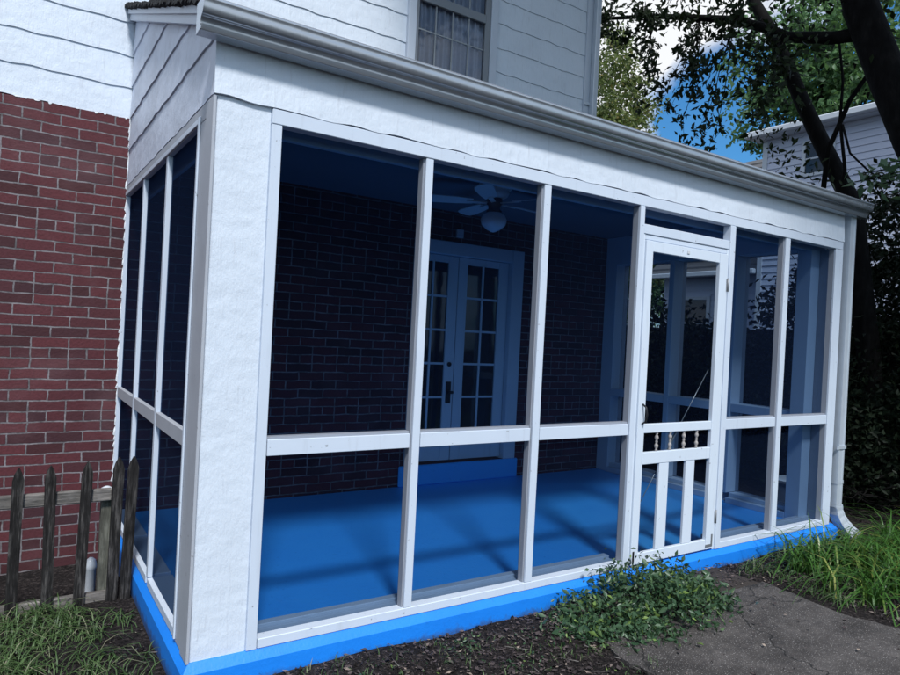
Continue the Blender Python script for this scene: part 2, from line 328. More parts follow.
def meshobj(name, v, f, mat, parent=None, base=None, smooth=None):
    org = Vector((0, 0, 0))
    if parent is not None: org = ROOT[parent.name]
    elif base is not None: org = Vector(base)
    me = bpy.data.meshes.new(name); v = np.asarray(v, dtype=float) - np.array(org)
    me.from_pydata(v.tolist(), [], [tuple(int(i) for i in q) for q in f]) if not isinstance(f, np.ndarray) else fastmesh(me, v, f)
    me.materials.append(M[mat] if isinstance(mat, str) else mat)
    if smooth is not None and len(smooth) == len(me.polygons): me.polygons.foreach_set('use_smooth', smooth)
    me.update(); o = bpy.data.objects.new(name, me); col.objects.link(o)
    if parent is not None: o.parent = parent
    else: o.location = org
    ROOT[o.name] = org
    return o
def fastmesh(me, v, f):
    k = f.shape[1]; me.vertices.add(len(v)); me.vertices.foreach_set('co', v.ravel())
    me.loops.add(f.size); me.loops.foreach_set('vertex_index', f.ravel().astype(np.int32))
    me.polygons.add(len(f)); me.polygons.foreach_set('loop_start', np.arange(0, f.size, k, dtype=np.int32))
    me.polygons.foreach_set('loop_total', np.full(len(f), k, dtype=np.int32))
def thing(name, label, cat, loc, group=None):
    o = bpy.data.objects.new(name, None); o.empty_display_size = 0.2; col.objects.link(o); o.location = loc
    ROOT[o.name] = Vector(loc); return tag(o, label, cat, group)
def tag(o, label, cat, group=None, kind=None):
    o['label'] = label; o['category'] = cat
    if group: o['group'] = group
    if kind: o['kind'] = kind
    return o
def part(name, mat, parent, *boxes, b=0.003):
    mb = MB()
    for q in boxes: mb.box(*q, b=b)
    return mb.build(name, mat, parent)
rng = np.random.default_rng(5)
def wave(x, s=0.0):
    return 0.0034 * math.sin(x * 2 * math.pi / 0.29 + s) + 0.0024 * math.sin(x * 2 * math.pi / 0.83 + 2.1 * s) + 0.002 * math.sin(x * 31 + s)
def course(mb, a0, a1, z0, ztop, th, place, s, step=0.03):
    """one shingle course with a wavy butt edge; place(a, out, z) -> xyz; ztop(a) clips it"""
    n = max(2, int(abs(a1 - a0) / step)); rows = []
    for i in range(n + 1):
        a = a0 + (a1 - a0) * i / n; zt = ztop(a); zb = z0 + wave(a, s)
        if zt < zb + 0.004: zb = zt - 0.004
        rows.append([place(a, 0.0, zb), place(a, th, zb), place(a, th * 0.97, zb + 0.006 if zt > zb + 0.01 else zt), place(a, 0.002, zt)])
    v = [p for r in rows for p in r]; f = []
    for i in range(n):
        for j in range(3): k = i * 4 + j; f.append((k, k + 4, k + 5, k + 1))
    for k in (0, 4 * n): f.append((k, k + 1, k + 2, k + 3))
    mb.add(v, f)

# ------------------------------------------------------------------ ground
D = 2.49; GZ = -0.21; ZF = -0.045
def gz(x, y):
    z = GZ + 0.012 * math.sin(x * 3.1) * math.cos(y * 2.7) + 0.008 * math.sin(x * 9 + y * 7)
    if y < 0.02: z += 0.04 * min(1, max(0, (x + .05) / 0.5))
    if x < 0 and y > 1.35: z -= 0.16 * min(1, (y - 1.35) / 0.5)
    return z
xs = np.concatenate([np.linspace(-60, -4, 15), np.arange(-3.8, 8.2, 0.1), np.linspace(8.4, 90, 30)])
ys_ = np.concatenate([np.linspace(-60, -5, 15), np.arange(-4.8, 4.2, 0.1), np.linspace(4.4, 90, 30)])
v = [(x, y, gz(x, y)) for x in xs for y in ys_]; ny = len(ys_)
f = [(i * ny + j, (i + 1) * ny + j, (i + 1) * ny + j + 1, i * ny + j + 1) for i in range(len(xs) - 1) for j in range(ny - 1)]
g = meshobj('ground', v, f, 'soil'); g['kind'] = 'structure'
# concrete path with ragged edges
mb = MB(); pts = []
edge = [(1.98, -0.50), (2.35, -0.40), (2.7, -0.388), (3.2, -0.39), (3.62, -0.388), (3.60, -0.65), (3.56, -0.95), (3.66, -1.25), (3.64, -1.8), (3.68, -3.0), (3.66, -6.0), (2.1, -6.0), (2.02, -3.0), (1.93, -1.6), (1.92, -1.0), (1.90, -0.7)]
poly = []
for i, (x, y) in enumerate(edge):
    x2, y2 = edge[(i + 1) % len(edge)]; n = max(2, int(math.hypot(x2 - x, y2 - y) / 0.05))
    for k in range(n):
        j = 0.012 if k else 0.0
        poly.append((x + (x2 - x) * k / n + random.uniform(-j, j), y + (y2 - y) * k / n + random.uniform(-j, j)))
mb.prism(poly, lambda p, k: (p[0], p[1], -0.30 if k == 0 else -0.152)); pa = mb.build('path', 'concrete'); pa['kind'] = 'structure'

mb = MB(); mb.box(2.72, 3.60, -0.385, -0.04, -0.30, -0.156, b=.01); st_ = mb.build('paving_slab', 'doormat'); st_['kind'] = 'structure'
# ------------------------------------------------------------------ porch
porch = thing('screened_porch', 'white screened porch with blue painted base, framed screens and sloping roof against the brick house', 'porch', (2.6, 1.2, GZ))
XR = 5.22
def member(name, x0, x1, y0, z0, z1, ypar=0.05):
    e = 0.010 if name == 'mullion' else 0.0; k = 0.012 if name == 'rail' else 0.0
    o = part(name, 'trim', porch, (x0 + e, x1 - .003, y0, 0.006, z0, z1 - k), b=0.002)
    part('screen_moulding', 'moulding', o, (x0 + .0008, x1 - .0008, 0.0065, ypar, z0 + .0005, z1 - .0005), b=0.001)
    return o
# slab
prof = [(-0.03, -0.35), (-0.034, -0.075), (-0.012, ZF), (D, ZF), (D, -0.35)]
mb = MB()
mb.add([(-0.035, -0.03, -0.35), (XR + 0.1, -0.03, -0.35), (XR + 0.1, D - 0.002, -0.35), (-0.035, D - 0.002, -0.35),
        (-0.035, -0.035, -0.085), (XR + 0.1, -0.035, -0.085), (XR + 0.1, D - 0.002, -0.085), (-0.035, D - 0.002, -0.085),
        (-0.006, -0.006, ZF), (XR + 0.06, -0.006, ZF), (XR + 0.06, D - 0.002, ZF), (-0.006, D - 0.002, ZF)],
       [(0, 1, 5, 4), (1, 2, 6, 5), (2, 3, 7, 6), (3, 0, 4, 7), (4, 5, 9, 8), (5, 6, 10, 9), (6, 7, 11, 10), (7, 4, 8, 11), (8, 9, 10, 11)])
slab = mb.build('foundation', 'blue', porch)
slab['label'] = 'bright blue painted concrete base'
fl = part('floor', 'blue_floor', porch, (0.1, 5.05, 0.1, D - 0.004, ZF - 0.01, ZF + 0.012)); fl['label'] = 'glossy blue painted porch floor'
st = part('door_step', 'blue_floor', porch, (2.385, 3.80, D - 0.035, D - 0.004, ZF + 0.012, 0.16), b=0.01)
# front corner pillar, frame boards, mullions
ZB, ZM, ZK, ZT, ZH = 0.0, 0.905, 0.82, 2.30, 2.37
pil = MB().box(0.0, 0.238, 0.0, 0.16, -0.05, 2.375, b=0.004).build('corner_pillar', 'shingle', porch)
part('corner_board', 'grey_trim', porch, (-0.016, -0.002, -0.01, 0.115, -0.05, 2.37))
part('top_board', 'trim', porch, (0.238, 5.21, -0.014, 0.05, ZT, ZH - 0.003))
member('post', 0.238, 0.288, -0.012, ZF + 0.001, ZT - 0.001)
member('post', 5.098, 5.22, -0.012, ZF + 0.001, ZT - 0.001, 0.12)
for a, b_ in ((1.032, 1.089), (1.833, 1.897)):
    member('mullion', a, b_, -0.010, ZB + 0.001, ZT - 0.001)
member('mullion', 4.335, 4.411, -0.010, ZB + 0.001, ZT - 0.001)
member('door_post', 2.655, 2.700, -0.016, ZF + 0.001, ZT - 0.001)
part('door_post', 'trim', porch, (3.620, 3.680, -0.016, 0.05, ZF + 0.001, ZT - 0.001))
part('door_jamb', 'door_paint', porch, (2.702, 2.722, -0.008, 0.05, ZF + 0.001, 2.184), (3.598, 3.618, -0.008, 0.05, ZF + 0.001, 2.184))
part('transom_rail', 'trim', porch, (2.702, 3.618, -0.013, 0.05, 2.125, 2.187), (2.724, 3.596, -0.006, 0.05, 2.090, 2.123))
for a, b_ in ((0.29, 1.030), (1.091, 1.831), (1.899, 2.653), (3.682, 4.328), (4.413, 5.096)):
    member('rail', a, b_, -0.008, ZK, ZM)
    for z0, z1 in ((ZB - 0.003, ZK + 0.004), (ZM - 0.004, ZT + 0.004)):
        MB().add([(a - 0.004, 0.046, z0), (b_ + 0.004, 0.046, z0), (b_ + 0.004, 0.046, z1), (a - 0.004, 0.046, z1)], [(0, 1, 2, 3)]).build('screen_panel', 'screen', porch)
MB().add([(2.70, 0.046, 2.187), (3.62, 0.046, 2.187), (3.62, 0.046, ZT + .004), (2.70, 0.046, ZT + .004)], [(0, 1, 2, 3)]).build('screen_panel', 'screen', porch)
for a, b_ in ((0.289, 2.654), (3.681, 5.097)):
    part('bottom_board', 'trim', porch, (a, b_, -0.0115, 0.050, ZF + 0.001, ZB))
    part('sill_plate', 'plate', porch, (a, b_, 0.051, 0.10, ZF + 0.013, -0.004), (a, b_, 0.101, 0.150, ZF + 0.013, 0.014))
# header course
mb = MB(); course(mb, -0.016, XR, ZH, lambda a: 2.64, 0.015, lambda a, o_, z: (a, -0.001 - o_, z), 0.6)
mb.box(0.0, XR, 0.0005, 0.13, ZH + 0.01, 2.66); mb.build('header', 'shingle', porch)
# left side
SY0, SY1 = 0.24, D - 0.004
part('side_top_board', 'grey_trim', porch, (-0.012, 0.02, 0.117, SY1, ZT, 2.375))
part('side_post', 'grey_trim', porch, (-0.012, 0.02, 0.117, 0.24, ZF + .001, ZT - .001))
part('side_bead', 'trim', porch, (-0.022, -0.013, 0.215, 0.24, -0.03, ZT + 0.03))
part('side_bead', 'trim', porch, (-0.018, -0.0125, 0.242, SY1, ZT + 0.002, ZT + 0.03))
part('side_post', 'trim', porch, (-0.010, 0.02, D - 0.022, SY1, ZF + .001, ZT - .001))
for y in (0.985, 1.74):
    part('side_mullion', 'trim', porch, (-0.010, 0.02, y - 0.022, y + 0.022, 0.001, ZT - .001))
for a, b_ in ((0.242, 0.962), (1.008, 1.717), (1.763, D - 0.024)):
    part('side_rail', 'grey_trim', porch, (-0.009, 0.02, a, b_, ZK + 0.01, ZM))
    part('side_bottom_board', 'trim', porch, (-0.012, 0.12, a, b_, ZF + .001, 0.0))
    for z0, z1 in ((-0.003, ZK + 0.014), (ZM - 0.004, ZT + 0.004)):
        MB().add([(0.014, a - .004, z0), (0.014, b_ + .004, z0), (0.014, b_ + .004, z1), (0.014, a - .004, z1)], [(0, 1, 2, 3)]).build('screen_panel', 'screen', porch)
RK = lambda y: 2.655 + 0.372 * y
mb = MB()
for k, z0 in enumerate((2.375, 2.635, 2.873, 3.100, 3.340)):
    z1 = (2.635, 2.873, 3.100, 3.340, 3.60)[k]
    ya = max(-0.001, (z0 - 2.655) / 0.372)
    course(mb, ya, D - 0.002, z0, lambda y, z1=z1: min(z1 + 0.012, RK(y)), 0.012, lambda a, o_, z: (-0.002 - o_, a, z), 1.7 * k)
mb.prism([(0.0, 2.375), (D - 0.002, 2.375), (D - 0.002, RK(D)), (0.0, 2.655)], lambda p, k: (0.0 + 0.06 * k, p[0], p[1]))
gw = mb.build('gable_siding', 'shingle_side', porch)
mb = MB()
mb.prism([(0.0, 2.655), (D - 0.002, RK(D)), (D - 0.002, RK(D) + 0.085), (-0.02, 2.655 + 0.078)], lambda p, k: (-0.045 + 0.044 * k, p[0], p[1]))
mb.prism([(0.0, 2.70), (D - 0.002, RK(D) + 0.045), (D - 0.002, RK(D) + 0.088), (-0.03, 2.733)], lambda p, k: (-0.060 + 0.014 * k, p[0], p[1]))
mb.build('rake_board', 'window_trim', porch)
# right side wall, seen from inside through the screens
XI = 4.97
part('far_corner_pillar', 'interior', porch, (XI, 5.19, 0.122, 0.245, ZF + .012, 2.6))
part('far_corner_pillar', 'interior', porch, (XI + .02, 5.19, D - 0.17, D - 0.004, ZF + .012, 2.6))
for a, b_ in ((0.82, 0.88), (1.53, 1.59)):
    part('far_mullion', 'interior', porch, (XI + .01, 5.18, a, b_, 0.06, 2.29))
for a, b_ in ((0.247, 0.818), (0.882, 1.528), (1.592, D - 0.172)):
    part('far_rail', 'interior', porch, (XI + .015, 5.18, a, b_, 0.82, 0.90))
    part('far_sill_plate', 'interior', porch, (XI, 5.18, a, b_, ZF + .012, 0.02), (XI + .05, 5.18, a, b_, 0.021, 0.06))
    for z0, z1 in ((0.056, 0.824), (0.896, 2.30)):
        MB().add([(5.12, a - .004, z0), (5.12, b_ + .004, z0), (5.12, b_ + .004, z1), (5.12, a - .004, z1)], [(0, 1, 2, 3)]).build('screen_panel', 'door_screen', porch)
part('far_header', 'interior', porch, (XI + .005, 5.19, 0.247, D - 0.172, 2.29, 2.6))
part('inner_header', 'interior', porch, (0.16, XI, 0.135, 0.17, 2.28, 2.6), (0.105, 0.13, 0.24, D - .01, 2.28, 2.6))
MB().prism([(0.135, 2.37), (D - .002, 2.37), (D - .002, RK(D)), (0.135, 2.655)], lambda p, k: (5.192 + 0.022 * k, p[0], p[1])).build('far_gable_wall', 'shingle_side', porch)
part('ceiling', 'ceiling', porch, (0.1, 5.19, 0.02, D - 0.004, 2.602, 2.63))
# roof deck with shingles
mb = MB(); mb.prism([(-0.05, 2.724), (D - .003, 2.724 + .372 * (D + .05)), (D - .003, 2.742 + .372 * (D + .05)), (-0.05, 2.742)], lambda p, k: (-0.07 + (XR + 0.16) * k, p[0], p[1]))
rf = mb.build('roof', 'roof', porch)
mb = MB()
for i in range(60):          # ragged shingle edge along the rake
    y = i * 0.042; zt = 2.744 + .372 * (y + .05); mb.box(-0.078 - random.uniform(0, .016), -0.04, y, y + 0.043, zt - 0.008 - random.uniform(0, .012), zt + random.uniform(0, 0.012))
mb.build('shingle_edge', 'roof', rf)
part('drip_edge', 'trim', porch, (-0.07, XR + 0.20, -0.060, -0.051, 2.700, 2.741))
part('fascia', 'gutter', porch, (-0.02, XR, -0.024, -0.019, 2.60, 2.72))
# K-style gutter
front = [(-0.090, 2.588), (-0.094, 2.592), (-0.095, 2.606)]
for k in range(9): a = k / 8 * math.pi / 2; front.append((-0.097 - 0.022 * (1 - math.cos(a)), 2.610 + 0.030 * math.sin(a)))          # cove
for k in range(1, 9): a = k / 8 * math.pi / 2; front.append((-0.119 - 0.021 * math.sin(a), 2.640 + 0.040 * (1 - math.cos(a)) * .9 + .004 * k / 8))
front += [(-0.141, 2.692), (-0.144, 2.696), (-0.146, 2.704), (-0.142, 2.711), (-0.134, 2.711)]
gp = [(-0.026, 2.586)] + front + [(-0.130, 2.690), (-0.118, 2.65), (-0.092, 2.625), (-0.088, 2.592), (-0.030, 2.592), (-0.030, 2.712), (-0.026, 2.712)]
GX0, GX1 = -0.10, 5.42
gt = MB().prism(gp, lambda p, k: (GX0 + (GX1 - GX0) * k, p[0], p[1])); n_ = len(gp)
gt.f = gt.f[:-2]; gt.sm = [0 < q < len(front) for q in range(n_)]
gut = gt.build('gutter', 'gutter', porch)
outer = gp[:1 + len(front)] + [(-0.028, 2.712)]
for x in (GX0 - 0.004, GX1 - 0.001):
    MB().prism(outer, lambda p, k: (x + 0.005 * k, p[0], p[1])).build('end_cap', 'gutter', gut)
# downspout
def ringbox(mb, rings):
    v = [p for r in rings for p in r]; n = len(rings[0]); f = []
    for i in range(len(rings) - 1):
        for k in range(n): f.append((i * n + k, i * n + (k + 1) % n, (i + 1) * n + (k + 1) % n, (i + 1) * n + k))
    mb.add(v, f)
def rr(cx, cy, z, w_, d_, tx=0, tz=0):
    out = []
    for (a, b2) in ((-1, -1), (-.6, -1.0), (-.5, -.9), (0, -.9), (.5, -.9), (.6, -1), (1, -1), (1, 1), (-1, 1)):
        out.append((cx + a * w_ / 2, cy + b2 * d_ / 2 + 0, z + tz * a))
    return out
mb = MB(); X, Y = 5.305, -0.005
ringbox(mb, [rr(X, Y, z, 0.092, 0.075) for z in (2.60, 2.0, 1.2, 0.6, 0.585, 0.3, 0.1)] )
ringbox(mb, [rr(X, Y, z, 0.098, 0.081) for z in (0.33, 0.30)])
mb.build('downspout', 'spout', porch)
mb = MB(); rg = []
for i in range(11):
    a = i / 10; rg.append(rr(X + 0.01 + 0.13 * a * a, Y - 0.10 * a * a, 0.12 - 0.26 * a, 0.096 + (0.006 if i % 2 else 0), 0.078 + (0.006 if i % 2 else 0), 0, 0.03 * a))
ringbox(mb, rg); mb.build('downspout_elbow', 'spout', porch)
part('downspout_strap', 'spout', porch, (5.215, 5.362, -0.050, -0.043, 0.60, 0.63), (5.355, 5.361, -0.043, 0.04, 0.60, 0.63), b=0.001)

# screen door
door = MB()
door = part('screen_door', 'door_paint', porch, (2.724, 2.790, -0.020, 0.012, -0.030, 2.085), b=0.003)
door['label'] = 'white wooden screen door with slatted lower panel'
part('stile', 'door_paint', door, (3.505, 3.594, -0.020, 0.012, -0.030, 2.085))
for z0, z1 in ((2.015, 2.085), (0.828, 0.888), (0.622, 0.702), (-0.030, 0.042)):
    part('door_rail', 'door_paint', door, (2.792, 3.503, -0.018, 0.010, z0, z1))
for x0, x1 in ((2.965, 3.062), (3.245, 3.340)):
    part('slat', 'door_paint', door, (x0, x1, -0.015, 0.007, 0.043, 0.621))
for x in (2.935, 3.073, 3.218, 3.358):
    pr = [(0.006, 0), (0.011, .006), (0.006, .014), (0.012, .026), (0.0145, .036), (0.010, .046), (0.006, .054), (0.011, .0625), (0.006, .071), (0.010, .079), (0.0145, .089), (0.012, .099), (0.006, .111), (0.011, .119), (0.006, .1255)]
    MB().lathe((x, -0.004, 0.7025), pr, 12).build('spindle', 'spindle', door)
MB().add([(2.79, 0.012, 0.04), (3.505, 0.012, 0.04), (3.505, 0.012, 2.016), (2.79, 0.012, 2.016)], [(0, 1, 2, 3)]).build('door_screen', 'door_screen', door)
MB().tube([(2.80, 0.03, 0.30), (3.12, 0.03, 0.735)], 0.0028, 6).tube([(3.12, 0.03, 0.735), (3.20, 0.03, 0.845)], 0.008, 8).tube([(3.20, 0.03, 0.845), (3.50, 0.03, 1.25)], 0.0028, 6).build('brace_wire', 'wire', door)
MB().tube([(2.762, -0.021, 1.02), (2.762, -0.05, 1.00), (2.768, -0.056, 0.955), (2.762, -0.05, 0.91), (2.762, -0.021, 0.89)], 0.006, 8).build('handle', 'iron', door)
for z in (1.865, 0.20):
    MB().box(3.586, 3.606, -0.026, -0.0205, z - 0.045, z + 0.045, b=0.001).tube([(3.597, -0.027, z - 0.048), (3.597, -0.027, z + 0.048)], 0.006, 8).build('hinge', 'hinge', door)
MB().box(3.50, 3.575, -0.0235, -0.0205, -0.012, 0.006).box(3.560, 3.575, -0.0235, -0.0205, 0.0065, 0.075).build('corner_brace', 'hinge', door)
MB().box(2.735, 2.75, -0.0235, -0.0205, -0.02, 0.06).build('corner_brace', 'iron', door)
part('number_plate', 'plate', door, (3.135, 3.160, -0.023, -0.0195, 2.040, 2.062), b=0.001)

# ------------------------------------------------------------------ house
house = thing('brick_house', 'two storey house of red brick below and white wavy shingle siding above', 'house', (-1.0, 5.5, GZ))
HX0, HX1, BT = -7.0, 4.61, 2.868
# brick wall with opening for the french doors
FX0, FX1, FZ0, FZ1 = 2.445, 3.76, 0.16, 2.31
mb = MB()
mb.box(HX0, FX0, D, D + 0.25, -0.6, BT); mb.box(FX1, 5.22, D, D + 0.25, -0.6, BT); mb.box(FX0, FX1, D, D + 0.25, FZ1, BT); mb.box(FX0, FX1, D, D + 0.25, -0.6, FZ0)
mb.box(HX0, HX0 + .25, D + .25, 10, -0.6, BT); mb.box(4.97, 5.22, D + .25, 10, -0.6, BT)
mb.build('brick_wall', 'brick', house)
mb = MB(); mb.box(HX0, HX1, D + 0.10, 10, BT + 0.002, 6.2)
mb.build('upper_wall', 'window_trim', house)
k = 0; z = BT; mb = MB()
zs = [2.872, 3.095, 3.331, 3.570, 3.820, 4.080, 4.326, 4.569, 4.81, 5.05, 5.29, 5.53, 5.77, 6.01, 6.2]
WX0, WX1, WZ0, WZ1 = 2.25, 3.27, 3.66, 5.20
for k in range(len(zs) - 1):
    z0, z1 = zs[k], zs[k + 1]
    spans = [(HX0, HX1 - 0.11)]
    if z1 > WZ0 + 0.05 and z0 < WZ1: spans = [(HX0, WX0), (WX1, HX1 - 0.11)]
    for a, b_ in spans: course(mb, a, b_, z0, lambda x, z1=z1: z1 + 0.012, 0.011, lambda a, o_, z: (a, D + 0.018 - o_, z), 2.3 * k + 0.4)
mb.build('siding', 'shingle', house)
part('house_corner_board', 'window_trim', house, (HX1 - 0.108, HX1, D - 0.012, D + 0.098, 2.9, 6.2))
part('house_downspout', 'spout', house, (HX1 - 0.035, HX1 + 0.035, D - 0.075, D - 0.014, 3.4, 6.2), (HX1 - 0.12, HX1 - 0.0, D - 0.03, D - 0.013, 4.02, 4.06), b=0.006)
mb = MB(); mb.prism([(D - 0.5, 6.15), (6.2, 8.4), (10.4, 6.15)], lambda p, k: (HX0 - .3 + (HX1 - HX0 + .6) * k, p[0], p[1] + 0.06)); mb.build('house_roof', 'far_roof', house)
# smear of white paint where porch meets brick
mb = MB()
for side in (0,):
    zz = 0.2
    while zz < BT:
        wv = 0.003 + 0.009 * random.random() ** 2; h = random.uniform(0.05, 0.16)
        mb.add([(-0.008, D - 0.003, zz), (-0.012 - wv, D - 0.004, zz + h * .15), (-0.012 - wv * random.random(), D - 0.005, zz + h * .6), (-0.008, D - 0.003, zz + h), (-0.008, D - 0.012, zz + h * .5)], [(0, 1, 4), (1, 2, 4), (2, 3, 4)])
        zz += h * random.uniform(0.6, 1.0)
    xx = -0.03
    while xx > -0.8:
        wv = random.uniform(0.01, 0.05); hh = 0.003 + 0.010 * random.random() ** 2
        mb.add([(xx, D - 0.003, BT + .004), (xx - wv, D - 0.003, BT + .004), (xx - wv * .7, D - .004, BT - hh), (xx - wv * .3, D - .004, BT - hh * .8)], [(0, 1, 2, 3)])
        xx -= wv * random.uniform(1.2, 4.5)
ps = mb.build('paint_smear', 'smear', house); ps['kind'] = 'stuff'
# french doors
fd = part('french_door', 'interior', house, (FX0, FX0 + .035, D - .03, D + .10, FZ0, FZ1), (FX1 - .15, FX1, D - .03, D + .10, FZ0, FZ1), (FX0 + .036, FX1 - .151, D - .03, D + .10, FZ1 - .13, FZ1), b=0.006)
fd['label'] = 'pair of white french doors with small dark panes'
for s0, s1, g0, g1 in ((2.482, 2.975, 2.525, 2.865), (2.985, 3.605, 3.092, 3.485)):
    y0, y1 = D + .03, D + .07
    bx = [(s0, g0, y0, y1, FZ0 + .02, 2.175), (g1, s1, y0, y1, FZ0 + .02, 2.175), (g0 + .001, g1 - .001, y0, y1, FZ0 + .02, 0.47), (g0 + .001, g1 - .001, y0, y1, 2.11, 2.175)]
    gm = (g0 + g1) / 2; bx.append((gm - .011, gm + .011, y0 + .005, y1 - .01, 0.47, 2.11))
    for i in range(1, 5):
        zz = 0.47 + (2.11 - 0.47) * i / 5
        bx += [(g0, gm - .0115, y0 + .007, y1 - .01, zz - .011, zz + .011), (gm + .0115, g1, y0 + .007, y1 - .01, zz - .011, zz + .011)]
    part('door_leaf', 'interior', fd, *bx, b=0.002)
    part('pane', 'dark_glass', fd, (g0 - .01, g1 + .01, y0 + .018, y0 + .024, 0.46, 2.12), b=0)
MB().tube([(2.92, D + .035, 1.12), (2.92, D + .018, 1.12)], 0.022, 14).build('deadbolt', 'iron', fd)
part('door_handle', 'iron', fd, (2.895, 2.950, D + .016, D + .029, 0.74, 0.95), (2.90, 2.96, D - .02, D + .0155, 0.835, 0.86), b=0.004)
# fixture above door (small light grey box)
part('wall_fixture', 'plate', house, (2.90, 2.98, D - 0.03, D - .001, 2.36, 2.44), b=0.004)
part('outlet_cover', 'plate', house, (1.40, 1.47, D - 0.012, D - .001, 0.36, 0.47), b=0.004)
# upstairs window
win = part('window', 'window_trim', house, (WX0, WX0 + .085, D - .03, D + .03, WZ0, WZ1), (WX1 - .085, WX1, D - .03, D + .03, WZ0, WZ1), (WX0 + .086, WX1 - .086, D - .03, D + .03, WZ1 - .1, WZ1), (WX0 + .086, WX1 - .086, D - .05, D + .03, WZ0, WZ0 + .05), b=0.005)
win['label'] = 'white framed upstairs sash window with lace curtain'
wi0, wi1 = WX0 + .088, WX1 - .088
part('sash', 'storm_frame', win, (wi0, wi0 + .03, D - .016, D + .01, 3.72, 5.09), (wi1 - .06, wi1, D - .016, D + .01, 3.72, 5.09), (wi0 + .031, wi1 - .061, D - .02, D + .01, 4.50, 4.585), (wi0 + .031, wi1 - .061, D - .016, D + .01, 3.72, 3.78), b=0.004)
mx_ = []
for i in (1, 2, 3):
    x = wi0 + .03 + (wi1 - .06 - wi0 - .03) * i / 4
    mx_ += [(x - .006, x + .006, D - .004, D + .004, 3.781, 4.499), (x - .006, x + .006, D - .004, D + .004, 4.586, 5.08)]
for z in (4.24,): mx_.append((wi0 + .032, wi1 - .062, D - .0032, D + .0032, z - .006, z + .006))
part('muntin', 'muntin', win, *mx_, b=0)
MB().add([(wi0 + .02, D + .006, 3.75), (wi1 - .05, D + .006, 3.75), (wi1 - .05, D + .006, 5.07), (wi0 + .02, D + .006, 5.07)], [(0, 1, 2, 3)]).build('pane', 'pane', win)
nx = 120; v = []; f = []
for i in range(nx + 1):
    x = wi0 - .02 + (wi1 - wi0 + .04) * i / nx; y = D + .045; dy = 0.020 * math.sin(i * .9) + 0.012 * math.sin(i * .37)
    v += [(x, y + dy, 3.7), (x, y + dy * .6, 5.1)]
for i in range(nx): f.append((2 * i, 2 * i + 2, 2 * i + 3, 2 * i + 1))
meshobj('curtain', v, f, 'curtain', win, smooth=[True] * nx)

# ------------------------------------------------------------------ ceiling fan
fx, fy = 2.42, 1.24
fan = thing('ceiling_fan', 'white ceiling fan with frosted globe hanging from the porch ceiling', 'ceiling fan', (fx, fy, 2.60))
MB().lathe((fx, fy, 2.6), [(0.001, 0), (0.125, 0), (0.13, -.012), (0.118, -.02), (0.13, -.03), (0.128, -.045), (0.11, -.05), (0.112, -.075), (0.10, -.10), (0.075, -.115), (0.001, -.116)], 32).build('housing', 'fan_white', fan)
MB().lathe((fx, fy, 2.6), [(0.001, -.116), (0.06, -.117), (0.062, -.16), (0.05, -.17), (0.045, -.20), (0.062, -.215), (0.06, -.225), (0.001, -.226)], 24).build('light_kit', 'fan_dark', fan)
MB().lathe((fx, fy, 2.6), [(0.055, -.226), (0.088, -.25), (0.103, -.285), (0.092, -.325), (0.05, -.36), (0.018, -.375), (0.001, -.38)], 28).build('globe', 'globe', fan)
for i, a in enumerate((-14, 58, 130, 202, 274)):
    a = R(a + 22); mb = MB(); ca, sa = math.cos(a), math.sin(a)
    rot = Matrix.Translation((fx, fy, 2.455)) @ Matrix.Rotation(a, 4, 'Z') @ Matrix.Rotation(R(12), 4, 'X')
    outl = [(0.17, -.045), (0.30, -.060), (0.50, -.068), (0.57, -.058), (0.60, -.03), (0.605, 0), (0.60, .03), (0.57, .058), (0.50, .068), (0.30, .060), (0.17, .045)]
    mb.prism(outl, lambda p, k: tuple(rot @ Vector((p[0], p[1], -0.003 + .006 * k))))
    bl = mb.build('blade', 'fan_white', fan)
    mb = MB(); mb.box(0.05, 0.22, -.018, .018, -0.012, -0.0035, rot=rot); mb.build('bracket', 'fan_white', bl)

# ------------------------------------------------------------------ picket fence at the left
def picket(x, y, w_, top, bottom, lean, th=0.022):
    mb = MB(); pr = [(-w_ / 2, bottom), (w_ / 2, bottom), (w_ / 2, top - .065), (w_ * .30, top - .028), (w_ * .05, top), (-w_ * .06, top - .002), (-w_ * .34, top - .034), (-w_ / 2, top - .07)]
    mb.prism([(a + lean * (b2 - bottom), b2) for a, b2 in pr], lambda p, k: (x + p[0], y - th / 2 + th * k, p[1])); return mb
fence = thing('picket_fence', 'weathered dark wooden picket fence in front of the brick wall', 'fence', (-1.6, 1.28, GZ))
for i, (x, lean, tp) in enumerate(((-0.627, 0.01, .585), (-0.462, -0.012, .588), (-0.312, 0.022, .60), (-0.146, 0.010, .615), (-0.080, 0.022, .615))):
    pk = picket(x, 1.245 + .004 * (i % 2), 0.054 if i < 3 else .056, tp, -0.235, lean).build('picket', 'picket', fence)
for i in range(11):
    x = -0.79 - 0.165 * i; picket(x, 1.246, 0.06, .58 + random.uniform(-.02, .02), -0.235, random.uniform(-.02, .02)).build('picket', 'picket', fence)
part('fence_rail', 'rail_wood', fence, (-2.7, -0.165, 1.262, 1.30, 0.365, 0.435), b=0.006)
part('fence_rail', 'rail_wood', fence, (-2.7, -0.165, 1.262, 1.30, -0.215, -0.150), b=0.006)
po = part('fence_post', 'post_wood', fence, (-0.212, -0.150, 1.302, 1.37, -0.5, 0.40), b=0.006)
MB().lathe((-0.185, 1.33, 0.402), [(0.03, 0), (0.036, .008), (0.03, .024), (0.012, .034), (0.001, .036)], 16).build('post_cap', 'plastic', po)
